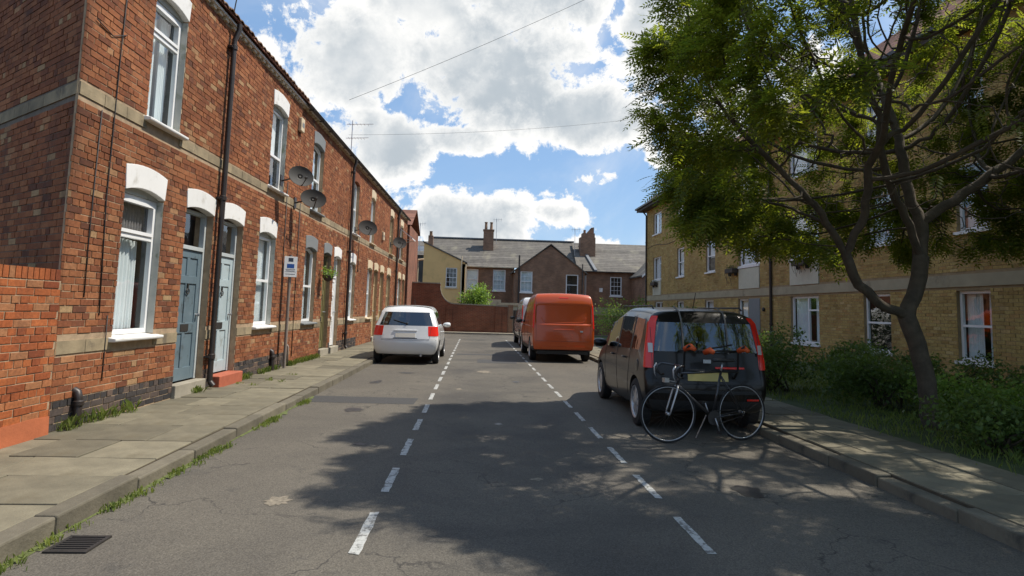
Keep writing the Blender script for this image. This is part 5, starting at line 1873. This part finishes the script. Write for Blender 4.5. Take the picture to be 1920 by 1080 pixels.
    for sl in slots:
        sub_ = bm.copy()
        bmesh.ops.delete(sub_, geom=[f for f in sub_.faces if f.material_index != sl], context='FACES')
        comps = []
        if sl in (0, 3):
            comps = [None]
        else:
            sub_.faces.ensure_lookup_table()
            left = set(f.index for f in sub_.faces)
            sub_.faces.index_update()
            left = set(range(len(sub_.faces)))
            while left:
                s0 = left.pop(); st = [s0]; cp_ = {s0}
                while st:
                    q = st.pop()
                    for e in sub_.faces[q].edges:
                        for g_ in e.link_faces:
                            if g_.index in left:
                                left.discard(g_.index); cp_.add(g_.index); st.append(g_.index)
                comps.append(cp_)
        for cp_ in comps:
            c_ = sub_.copy()
            c_.faces.ensure_lookup_table()
            if cp_ is not None:
                bmesh.ops.delete(c_, geom=[f for k_, f in enumerate(c_.faces) if k_ not in cp_], context='FACES')
            if not len(c_.faces): c_.free(); continue
            mesh = bpy.data.meshes.new(names[sl])
            c_.to_mesh(mesh); c_.free()
            for p in mesh.polygons: p.material_index = 0; p.use_smooth = True
            mesh.materials.clear(); mesh.materials.append(mats[sl])
            ob = bpy.data.objects.new(names[sl], mesh)
            C.objects.link(ob); ob.parent = parent
            res.setdefault(sl, []).append(ob)
        sub_.free()
    bm.free()
    return res, bvh

def on_side(bvh, sg, y, z, off=.002):
    h = bvh.ray_cast(Vector((sg * 3, y, z)), Vector((-sg, 0, 0)))
    return None if h[0] is None else h[0] + h[1] * off * (1 if h[1].x * sg > 0 else -1)
def on_rear(bvh, x, z, off=.002):
    h = bvh.ray_cast(Vector((x, -3, z)), Vector((0, 1, 0)))
    return None if h[0] is None else h[0] + h[1] * off * (1 if h[1].y < 0 else -1)

def seam(bvh, parent, pts, name='panel_gap', r=.0035, side=0, mat=None):
    """a dark groove following the body; pts on a side (y, z) or on the rear (x, z)"""
    out = []
    for a, b in zip(pts, pts[1:]):
        for i in range(8):
            q = i / 8
            u, v = a[0] + (b[0] - a[0]) * q, a[1] + (b[1] - a[1]) * q
            p = on_side(bvh, side, u, v, .0005) if side else on_rear(bvh, u, v, .0005)
            if p is not None: out.append(p)
    p = on_side(bvh, side, *pts[-1], .0005) if side else on_rear(bvh, *pts[-1], .0005)
    if p is not None: out.append(p)
    if len(out) > 1:
        return MB().tube(out, r, 5).build(name, mat or trim_black, parent, smooth=True)

def wheel(parent, x, y, z, r, wd, sg, spokes=7, style='hub'):
    w_ = thing('wheel', None, None, (x, y, z))
    w_.parent = parent
    ax = (sg, 0, 0)
    rr_ = r * .70
    MB().lathe((-sg * wd / 2, 0, 0), ax, [(0, rr_), (.01, r * .93), (.03, r), (wd - .03, r), (wd - .01, r * .94), (wd, rr_ + .01), (wd - .02, rr_ - .005)], 40, False).build('tyre', tyre, w_, smooth='auto')
    rim = MB().lathe((-sg * wd / 2, 0, 0), ax, [(wd - .10, rr_ - .04), (wd - .04, rr_ - .02), (wd - .012, rr_), (wd - .002, rr_ - .004), (wd - .012, rr_ - .022), (wd - .05, rr_ - .035)], 40, False)
    ro = rim.build('rim', rim_silver, w_, smooth='auto')
    d = MB().lathe((sg * (wd / 2 - .055), 0, 0), ax, [(0, rr_ - .02), (.008, rr_ - .02)], 30)
    d.build('backplate', trim_black, w_)
    sp = MB()
    f0 = wd / 2 - .045
    for i in range(spokes):
        a = 2 * math.pi * i / spokes
        u = Vector((0, math.cos(a), math.sin(a))); v = Vector((0, -math.sin(a), math.cos(a)))
        c0, c1 = u * .03, u * (rr_ - .012)
        wa, wb = .030, .036
        X0, X1 = Vector((sg * f0, 0, 0)), Vector((sg * (f0 + .028), 0, 0))
        vs = [c0 - v * wa + X0, c0 + v * wa + X0, c1 + v * wb + X0, c1 - v * wb + X0, c0 - v * wa + X1, c0 + v * wa + X1, c1 + v * wb + X1 - Vector((sg * .008, 0, 0)), c1 - v * wb + X1 - Vector((sg * .008, 0, 0))]
        sp.add(vs, [(0, 1, 2, 3), (4, 5, 6, 7), (0, 1, 5, 4), (1, 2, 6, 5), (2, 3, 7, 6), (3, 0, 4, 7)])
    sp.lathe((sg * f0, 0, 0), ax, [(0, .06), (.03, .055), (.036, .03)], 16)
    sp.build('hubcap', rim_silver, w_, smooth='auto')
    return w_

def seats(parent, ys_, half, z0, rear_only=False):
    for y in ys_:
        for x in (-half * .5, half * .5):
            mb = MB()
            mb.box(x - .22, x + .22, y, y + .12, z0, z0 + .42)
            mb.box(x - .12, x + .12, y + .01, y + .09, z0 + .45, z0 + .62)
            mb.tube([(x - .05, y + .05, z0 + .40), (x - .05, y + .05, z0 + .48)], .008, 5).tube([(x + .05, y + .05, z0 + .40), (x + .05, y + .05, z0 + .48)], .008, 5)
            mb.build('car_seat', seat_grey, parent, bevel=.03)

def handle(bvh, parent, sg, y, z, mat, L_=.17):
    p = on_side(bvh, sg, y, z, 0)
    if p is None: return
    x = p.x
    mb = MB().tube([(x, y - L_ / 2, z), (x + sg * .03, y - L_ / 2 + .02, z), (x + sg * .032, y + L_ / 2 - .02, z), (x, y + L_ / 2, z)], .012, 6)
    mb.build('door_handle', mat, parent, smooth=True)

def mirror(parent, x, y, z, sg, mat):
    mb = MB().lathe((x + sg * .02, y, z), (sg, .12, 0), [(0, .03), (.04, .07), (.12, .085), (.19, .08), (.22, .045)], 14)
    for i, v in enumerate(mb.v):
        mb.v[i] = (v[0], v[1], z + (v[2] - z) * .85)
    m_ = mb.build('door_mirror', mat, parent, smooth=True)
    return m_

def rear_box(bvh, parent, name, x0, x1, z0, z1, mat, out=.012, bevel=.004, n=6, back=.03):
    """a plate that follows the tail's curve"""
    mb = MB()
    for i in range(n + 1):
        x = x0 + (x1 - x0) * i / n
        for z in (z0, z1):
            p = on_rear(bvh, x, z, 0)
            y = p.y if p is not None else 0
            mb.v += [(x, y - out, z), (x, y + back, z)]
    for i in range(n):
        a, b = i * 4, i * 4 + 4
        mb.f += [(a, b, b + 2, a + 2), (a + 1, a + 3, b + 3, b + 1), (a, a + 1, b + 1, b), (a + 2, b + 2, b + 3, a + 3)]
    mb.f += [(0, 2, 3, 1), (n * 4, n * 4 + 1, n * 4 + 3, n * 4 + 2)]
    return mb.build(name, mat, parent, bevel=bevel)

# ---------- white hatchback
def interp(tab, y):
    ks = sorted(tab)
    if y <= ks[0]: return list(tab[ks[0]])
    for a, b in zip(ks, ks[1:]):
        if a <= y <= b:
            t_ = (y - a) / (b - a)
            return [p + (q - p) * t_ for p, q in zip(tab[a], tab[b])]
    return list(tab[ks[-1]])

def white_car():
    t = thing('parked_car', 'white hatchback parked by the left kerb beside the brick terrace', 'car', (-1.79, 16.15, 0), R(-.6))
    hw = .85
    ys = [0, .10, .22, .52, .95, 1.02, 1.72, 1.80, 2.45, 2.58, 3.0, 3.35, 3.75]
    ztab = {0: [.24, .40, .60, .73, 1.00, 1.35, 1.435, 1.47], .52: [.22, .40, .60, .82, 1.00, 1.36, 1.46, 1.495], 1.7: [.2, .38, .62, .84, .98, 1.38, 1.475, 1.515],
            2.3: [.2, .38, .62, .82, .95, 1.33, 1.42, 1.46], 2.58: [.2, .38, .62, .81, .94, 1.20, 1.26, 1.30], 3.0: [.2, .38, .6, .78, .92, .96, .99, 1.01], 3.75: [.24, .38, .5, .6, .70, .72, .735, .75]}
    wtab = {0: [.86, .96, 1.0, .985, .945, .80, .735, .65], .52: [.92, .99, 1.02, 1.01, .97, .82, .76, .67], 1.7: [.94, .98, 1.0, 1.0, .965, .80, .74, .65],
            2.58: [.94, .98, 1.0, 1.0, .96, .82, .72, .6], 3.0: [.94, .98, 1.0, .99, .93, .88, .8, .7], 3.75: [.8, .9, .92, .9, .86, .8, .74, .65]}
    zf = lambda i: interp(ztab, ys[i])
    wf = lambda i: [q * hw for q in interp(wtab, ys[i])]
    yr = [.08, .01, 0, .045, .12, .32, .42, .52]
    yf = [.05, .02, .0, -.02, -.06, -.09, -.12, -.16]
    fx = [0, .42, .70, .86, 1.0]
    NJ = 8
    def tags(kind, i, j, k):
        if kind == 'rear':
            if k == 4 and 1 <= j <= 6: return 1
            if k == 3 and (j in (0, 1) or j in (6, 7)): return 2
        if kind == 'side':
            if k == 4 and i in (3, 5, 7): return 1
            if k == 4 and i in (4, 6): return 3
            if k == 3 and i in (0, 1): return 2
        if kind == 'top' and i in (8, 9): return 1
        if kind == 'bottom': return 3
        return 0
    res, bvh = lattice_body(t, ys, zf, wf, yr, yf, fx, tags, [paint_white, car_glass, lamp_red, trim_black, car_glass], [(.62, .30), (3.05, .30)], .30, .20, hw, 2,
                            crown=.035, insets={2: (.008, .004)}, rearbulge=.11, names=['body', 'window', 'tail_lamp', 'black_trim', 'windscreen'])
    for wy in (.62, 3.05):
        for sg in (-1, 1): wheel(t, sg * (hw - .085), wy, .30, .30, .18, sg, 6)
    rear_box(bvh, t, 'number_plate', -.26, .26, .70, .81, plate_pale, .010)
    rear_box(bvh, t, 'plate_recess', -.31, .31, .67, .685, trim_black, .004, 0)
    rear_box(bvh, t, 'tailgate_handle', -.30, .30, .865, .895, paint_white, .022)
    for sg in (-1, 1):
        seam(bvh, t, [(.62, .60), (2.5, .56)], side=sg, r=.003)
        seam(bvh, t, [(1.76, .98), (1.74, .34)], side=sg)
        seam(bvh, t, [(1.0, 1.0), (.98, .62), (1.02, .45)], side=sg)
        handle(bvh, t, sg, 1.22, .82, paint_white)
        handle(bvh, t, sg, 2.0, .80, paint_white)
        mirror(t, sg * .80, 2.50, .98, sg, paint_white)
    seam(bvh, t, [(-.66, .98), (-.62, .66), (.62, .66), (.66, .98)])
    seam(bvh, t, [(-.80, .63), (.80, .63)])
    p0, p1 = on_rear(bvh, .02, 1.045, .015), on_rear(bvh, -.34, 1.14, .02)
    MB().lathe(tuple(p0), (0, -1, 0), [(-.03, .03), (.01, .028), (.02, .015)], 12).tube([p0, p0.lerp(p1, .5) + Vector((0, -.012, 0)), p1], .010, 6).build('wiper', trim_black, t, smooth='auto')
    MB().tube([(.42, .02, .24), (.42, .16, .25)], .028, 10).build('exhaust', alu, t, smooth='auto')
    MB().tube([(0, 2.2, 1.49), (0, 1.98, 1.72)], .006, 5).build('aerial', trim_black, t)
    seats(t, (.95, 1.95), .8, .55)
    return t
white_car()

# ---------- dark people carrier
def dark_car():
    t = thing('parked_car', 'black people carrier with tall red tail lamps and a bicycle behind it', 'car', (2.98, 7.72, 0), R(-1.0))
    hw = .80
    ys = [0, .10, .24, .44, .88, .97, 1.74, 1.84, 2.62, 2.74, 3.15, 3.5, 3.95]
    ztab = {0: [.26, .40, .62, .80, 1.02, 1.39, 1.47, 1.525], .88: [.22, .38, .62, .84, 1.00, 1.44, 1.51, 1.56], 1.74: [.2, .38, .62, .82, .97, 1.45, 1.53, 1.575],
            2.3: [.2, .38, .62, .81, .95, 1.41, 1.48, 1.53], 2.74: [.2, .38, .62, .80, .93, 1.28, 1.32, 1.35], 3.15: [.2, .38, .6, .78, .91, .99, 1.03, 1.06], 3.95: [.24, .38, .5, .62, .72, .77, .79, .80]}
    wtab = {0: [.88, .96, 1.0, .99, .975, .895, .835, .72], .44: [.92, .99, 1.01, 1.0, .98, .87, .80, .69], 1.74: [.94, .98, 1.0, 1.0, .975, .85, .78, .68],
            2.74: [.94, .98, 1.0, 1.0, .965, .85, .76, .62], 3.15: [.94, .98, 1.0, .99, .93, .86, .78, .68], 3.95: [.8, .9, .92, .9, .86, .8, .74, .65]}
    zf = lambda i: interp(ztab, ys[i])
    wf = lambda i: [q * hw for q in interp(wtab, ys[i])]
    yr = [.06, .0, 0, .05, .075, .16, .215, .28]
    yf = [.05, .02, .0, -.02, -.06, -.09, -.12, -.16]
    fx = [0, .42, .70, .86, 1.0]
    def tags(kind, i, j, k):
        if kind == 'rear':
            if k == 4 and 1 <= j <= 6: return 1
            if k in (3, 4, 5) and j in (0, 7): return 2
            if k in (0, 1): return 3 if k == 0 else 0
        if kind == 'side':
            if k == 4 and i in (3, 5, 7): return 1
            if k == 4 and i in (4, 6): return 3
            if k in (3, 4) and i == 0: return 2
        if kind == 'top' and i in (8, 9): return 1
        if kind == 'bottom': return 3
        return 0
    res, bvh = lattice_body(t, ys, zf, wf, yr, yf, fx, tags, [paint_black, car_glass, lamp_red, trim_black, car_glass], [(.60, .31), (3.12, .31)], .31, .20, hw, 2,
                            crown=.03, insets={2: (.006, .006)}, rearbulge=.07, names=['body', 'window', 'tail_lamp', 'black_trim', 'windscreen'])
    for wy in (.60, 3.12):
        for sg in (-1, 1): wheel(t, sg * (hw - .085), wy, .31, .31, .18, sg, 8)
    # white indicator block in each lamp
    for sg in (-1, 1):
        rear_box(bvh, t, 'indicator_lens', sg * .715 - .028, sg * .715 + .028, 1.0, 1.12, lamp_clear, .012, .004, 2)
    rear_box(bvh, t, 'number_plate', -.26, .26, .66, .77, plate_yellow, .010)
    rear_box(bvh, t, 'bumper_strip', -.70, .70, .50, .545, trim_black, .014)
    rear_box(bvh, t, 'tailgate_badge', -.05, .05, .88, .93, alu, .010)
    rear_box(bvh, t, 'red_reflector', .10, .48, .815, .84, lamp_red, .016)
    rear_box(bvh, t, 'bumper_reflector', .50, .66, .42, .445, lamp_red, .014)
    for sg in (-1, 1):
        seam(bvh, t, [(1.79, .98), (1.78, .34)], side=sg)
        seam(bvh, t, [(.94, 1.0), (.96, .74), (1.06, .5), (1.08, .36)], side=sg)
        seam(bvh, t, [(2.68, .95), (2.70, .40)], side=sg)
        seam(bvh, t, [(.62, .68), (2.6, .66)], side=sg, r=.002)
        handle(bvh, t, sg, 1.24, .86, paint_black)
        handle(bvh, t, sg, 2.05, .85, paint_black)
        mirror(t, sg * .77, 2.60, .99, sg, paint_black)
        MB().tube([(sg * .60, .42, 1.565), (sg * .60, .5, 1.60), (sg * .60, 2.1, 1.60), (sg * .60, 2.2, 1.56)], .012, 6).build('roof_rail', trim_black, t, smooth=True)
    fl = MB()   # round fuel flap on the left rear wing
    p = on_side(bvh, -1, .50, .80, .002)
    fl.lathe(tuple(p), (-1, 0, 0), [(-.01, .085), (.003, .082), (.004, .076)], 24)
    fl.build('fuel_flap', paint_black, t, smooth='auto')
    seam(bvh, t, [(-.70, 1.42), (-.70, .62), (.70, .62), (.70, 1.42)])
    p0, p1 = on_rear(bvh, .0, 1.06, .015), on_rear(bvh, .34, 1.12, .02)
    MB().tube([p0, p1], .010, 6).build('wiper', trim_black, t, smooth='auto')
    MB().tube([(.1, .9, 1.58), (.1, .78, 1.80)], .005, 5).build('aerial', trim_black, t)
    seats(t, (.98, 1.98), .8, .62)
    # rear right door standing open
    d = thing('open_door', None, None, (.80, 1.76, 0))
    d.parent = t
    d['label'] = 'black passenger door standing open on the kerb side'
    d.rotation_euler = (0, 0, R(-66))
    fr = MB()
    fr.box(-.03, .03, -.82, 0, .36, .96)
    fr.build('door_panel', paint_black, d, bevel=.02)
    wfm = MB()
    wfm.box(-.02, .02, -.05, 0, .963, 1.46).box(-.02, .02, -.80, -.75, .963, 1.44).box(-.02, .02, -.75, -.05, 1.41, 1.455)
    wfm.build('window_frame', trim_black, d, bevel=.008)
    MB().quad((0, -.75, .963), (0, -.05, .963), (0, -.05, 1.41), (0, -.75, 1.41)).build('window', car_glass, d, fix=False)
    # strap from the roof edge down over the tailgate for the bicycle rack
    rk = thing('bicycle_rack', 'black tailgate bicycle rack with orange pads strapped to the dark car', 'bicycle rack', (2.98, 7.72, 0), R(-1.0))
    for x in (-.30, .28):
        pts = [Vector((x, .50, 1.60))]
        for z in (1.52, 1.42, 1.3, 1.2, 1.1, 1.0):
            q = on_rear(bvh, x, z, .012)
            if q is not None: pts.append(q)
        MB().tube(pts, .011, 5).build('strap', simple('strap_grey', (.16, .15, .13), .8) if 'strap_grey' not in MATS else MATS['strap_grey'], rk)
    fr = MB()
    A = [on_rear(bvh, x, .70, .02) for x in (-.35, .33)]
    B_ = [on_rear(bvh, x, 1.03, .02) for x in (-.35, .33)]
    for a_, b_ in zip(A, B_):
        top = Vector((a_.x, -.12, 1.05)); mid = Vector((a_.x, -.30, 1.12))
        fr.tube([a_, Vector((a_.x, -.10, .80)), top, mid], .014, 8)
        fr.tube([b_, top], .014, 8)
    fr.tube([(A[0].x, -.10, .80), (A[1].x, -.10, .80)], .014, 8)
    fr.tube([(A[0].x, -.12, 1.05), (A[1].x, -.12, 1.05)], .014, 8)
    fr.build('rack_frame', trim_black, rk, smooth=True)
    for x_, z_, l_ in ((-.35, 1.09, .16), (.33, 1.08, .13), (-.10, 1.05, .12)):
        MB().tube([(x_, -.14, z_ - .02), (x_ + .03, -.24, z_ + .015), (x_ + .06, -.14 - l_ * 1.2, z_ - .015)], [.034, .040, .022], 8).build('padded_cradle', orange_fabric, rk, smooth=True)
    return t
dark_car()

# ---------- vans
def van(name_label, loc, rz, paint, hw=.90, full=True):
    t = thing('van', name_label, 'van', loc, rz)
    ys = [0, .10, .22, .55, 1.5, 1.58, 2.75, 2.84, 3.75, 3.85, 4.35, 4.6, 4.95]
    ztab = {0: [.36, .46, .62, .98, 1.10, 1.68, 1.88, 1.965], .55: [.30, .42, .62, 1.0, 1.10, 1.70, 1.90, 1.985], 3.0: [.28, .42, .62, .98, 1.10, 1.70, 1.90, 1.985], 3.5: [.28, .42, .62, .95, 1.06, 1.62, 1.80, 1.88],
            3.85: [.28, .42, .62, .93, 1.05, 1.45, 1.58, 1.63], 4.35: [.28, .42, .62, .88, 1.02, 1.10, 1.16, 1.19], 4.95: [.3, .42, .55, .68, .80, .86, .89, .9]}
    wtab = {0: [.95, .98, 1.0, 1.0, .995, .965, .94, .86], .55: [.96, .99, 1.01, 1.01, 1.005, .965, .93, .84], 3.85: [.96, .99, 1.0, 1.0, .985, .88, .80, .66],
            4.35: [.95, .98, 1.0, .98, .94, .88, .8, .7], 4.95: [.8, .9, .92, .9, .86, .8, .74, .65]}
    zf = lambda i: interp(ztab, ys[i])
    wf = lambda i: [q * hw for q in interp(wtab, ys[i])]
    yr = [.03, .0, 0, .02, .03, .09, .14, .22]
    yf = [.05, .02, .0, -.02, -.06, -.09, -.12, -.16]
    fx = [0, .45, .80, .945, 1.0]
    def tags(kind, i, j, k):
        if kind == 'rear':
            if k == 4 and 1 <= j <= 6: return 5
            if k in (3, 4) and j in (0, 7): return 2
        if kind == 'side':
            if k == 4 and i == 7: return 1
            if k in (3, 4) and i == 0: return 2
            if k == 0: return 3
        if kind == 'top' and i in (9,): return 1
        if kind == 'bottom': return 3
        return 0
    res, bvh = lattice_body(t, ys, zf, wf, yr, yf, fx, tags, [paint, car_glass, lamp_red, trim_black, car_glass, paint], [(.95, .34), (3.9, .34)], .34, .24, hw, 2,
                            crown=.035, insets={2: (.008, .004), 5: (.030, -.022)}, rearbulge=.045,
                            names=['body', 'window', 'tail_lamp', 'black_trim', 'windscreen', 'blanked_window'])
    for wy in (.95, 3.9):
        for sg in (-1, 1): wheel(t, sg * (hw - .10), wy, .34, .34, .21, sg, 6)
    rear_box(bvh, t, 'number_plate', -.26, .26, .70, .81, plate_yellow if not full else paint, .010)
    rear_box(bvh, t, 'rear_step', -.62, .62, .40, .47, trim_black if not full else paint, .03)
    seam(bvh, t, [(-.80, 1.86), (-.80, .62), (.80, .62), (.80, 1.86)])
    rear_box(bvh, t, 'tailgate_handle', -.22, .22, .90, .95, trim_black, .02) if not full else rear_box(bvh, t, 'tailgate_handle', -.30, .30, .93, .96, paint, .02)
    rear_box(bvh, t, 'high_brake_lamp', -.14, .14, 1.86, 1.885, lamp_red, .006)
    if full:
        crease = [(-.66, 1.30), (-.60, 1.19), (-.50, 1.15), (.50, 1.15), (.60, 1.19), (.66, 1.30)]
        seam(bvh, t, crease, name='pressed_crease', r=.011, mat=paint)
        rear_box(bvh, t, 'door_lock', .48, .56, .88, .93, alu, .014)
    for sg in (-1, 1):
        p = [on_side(bvh, sg, y_, 1.02, .006) for y_ in (.3, 1.2, 2.2, 3.2)]
        if all(q is not None for q in p): MB().tube(p, .012, 5).build('side_rail', paint, t, smooth=True)
        seam(bvh, t, [(2.80, 1.72), (2.80, .50)], side=sg)
        seam(bvh, t, [(1.54, 1.72), (1.54, .50)], side=sg)
        seam(bvh, t, [(3.75, 1.0), (3.72, .50)], side=sg)
        seam(bvh, t, [(.25, .80), (2.7, .80)], side=sg, r=.006)
        handle(bvh, t, sg, 2.95, 1.0, trim_black)
        mirror(t, sg * (hw - .03), 3.75, 1.12, sg, trim_black)
    MB().box(-.75, .75, .12, .5, .24, .34).build('underbody', trim_black, t)
    return t
van('bright orange panel van parked by the right kerb', (2.58, 17.75, 0), R(.3), paint_orange)
van('white panel van parked in front of the orange van, mostly hidden', (2.74, 24.2, 0), R(.5), paint_white, .90, False)

# ---------- bicycle standing behind the dark car, front wheel to the left
def bicycle():
    t = thing('bicycle', 'black drop-handlebar bicycle with silver wheel rims standing behind the dark car', 'bicycle', (2.29, 7.20, 0), R(13))
    r = .335
    def wh(x, lean=0.0, steer=0.0):
        w_ = thing('wheel', None, None, (x, 0, r)); w_.parent = t
        w_.rotation_euler = (0, 0, steer)
        MB().torus((0, 0, 0), (0, 1, 0), r - .012, .0125, 56, 8).build('tyre', tyre, w_, smooth=True)
        MB().torus((0, 0, 0), (0, 1, 0), r - .028, .006, 56, 6, 1.2).build('rim', rim_silver, w_, smooth=True)
        sp = MB()
        for i in range(28):
            a = 2 * math.pi * i / 28
            b = a + (.5 if i % 2 else -.5)
            sp.tube([(math.cos(b) * .02, .028 * (1 if i % 4 < 2 else -1), math.sin(b) * .02), (math.cos(a) * (r - .035), 0, math.sin(a) * (r - .035))], .0011, 3, caps=False)
        sp.build('spokes', iron, w_, fix=False)
        MB().lathe((0, -.045, 0), (0, 1, 0), [(0, .008), (.01, .02), (.03, .014), (.06, .014), (.08, .02), (.09, .008)], 12).build('hub', alu, w_, smooth='auto')
    wh(0, steer=R(-12)); wh(1.01)
    fr = MB()
    bb = (.60, 0, .28); st = (.72, 0, .82); ht = (.155, 0, .80); hb = (.125, 0, .67); rx = (1.01, 0, r)
    fr.tube([bb, st], .015, 8).tube([st, ht], .014, 8).tube([ht, hb], .018, 8)
    for s in (-.045, .045):
        fr.tube([(bb[0], s * .6, bb[2]), (rx[0], s, rx[2])], .008, 6).tube([(st[0] - .005, s * .3, st[2] - .05), (rx[0], s, rx[2])], .007, 6)
    fr.build('frame', bike_black, t, smooth=True)
    MB().tube([hb, bb], .017, 8).build('down_tube', simple('tube_highlight', (.10, .09, .085), .35, metal=.5), t, smooth=True)  # paler than the frame: a highlight put into the tube's colour
    fk = MB()
    for s in (-.05, .05): fk.tube([(.12, s * .5, .66), (.09, s, .60), (.02, s, .40), (0, s, r)], [.013, .012, .010, .008], 6)
    fk.build('fork', rim_silver, t, smooth=True)
    MB().tube([(.155, 0, .80), (.165, 0, .87), (.09, 0, .90)], .013, 7).build('stem', bike_black, t, smooth=True)
    hbm = MB()
    for s in (-1, 1):
        hbm.tube([(.09, 0, .90), (.08, s * .20, .90), (.03, s * .215, .90), (-.02, s * .215, .87), (-.03, s * .215, .81), (.02, s * .215, .77), (.07, s * .215, .77)], .013, 7)
    hbm.build('handlebar', bike_black, t, smooth=True)
    for s in (-1, 1):
        MB().tube([(-.03, s * .215, .90), (-.06, s * .215, .86), (-.055, s * .215, .78), (-.03, s * .215, .73)], [.012, .010, .007, .005], 6).build('brake_lever', rim_silver, t, smooth=True)
    MB().tube([st, (.745, 0, .93)], .012, 7).build('seat_post', alu, t, smooth=True)
    sd_ = MB()
    prof = [(-.13, .018), (-.05, .03), (.05, .06), (.12, .07), (.14, .05)]
    n = 8
    for px, w_ in prof:
        for i in range(n):
            a = math.pi * 2 * i / n
            sd_.v.append((.745 + px, math.cos(a) * w_, .955 + math.sin(a) * .022))
    for j in range(len(prof) - 1):
        for i in range(n): sd_.f.append((j * n + i, j * n + (i + 1) % n, (j + 1) * n + (i + 1) % n, (j + 1) * n + i))
    sd_.f += [tuple(range(n))[::-1], tuple((len(prof) - 1) * n + i for i in range(n))]
    sd_.build('saddle', trim_black, t, smooth=True)
    cr_ = MB().lathe((bb[0], -.035, bb[2]), (0, 1, 0), [(0, .085), (.004, .085)], 24)
    cr_.build('chainring', iron, t)
    MB().tube([(bb[0], -.06, bb[2]), (bb[0] + .05, -.07, bb[2] - .16)], .009, 6).tube([(bb[0], .06, bb[2]), (bb[0] - .05, .07, bb[2] + .16)], .009, 6).build('crank', alu, t, smooth=True)
    for s in (-1, 1):
        MB().box(bb[0] + (.05 if s < 0 else -.05) - .04, bb[0] + (.05 if s < 0 else -.05) + .04, s * .12 - .045, s * .12 + .045, bb[2] - s * -.16 - .01, bb[2] - s * -.16 + .012).build('pedal', trim_black, t)
    ch = MB().tube([(bb[0], -.033, bb[2] + .085), (rx[0], -.04, rx[2] + .035)], .004, 4).tube([(bb[0], -.033, bb[2] - .085), (rx[0], -.04, rx[2] - .035)], .004, 4)
    ch.build('chain', iron, t)
    MB().tube([(.55, .05, .30), (.48, .16, .015)], .008, 6).build('kickstand', alu, t)
    mb = MB().tube([(.11, 0, .70), (-.0, .0, .72)], .004, 5).box(-.06, .0, -.03, .03, .70, .75)
    mb.build('front_lamp', alu, t)
    return t
bicycle()
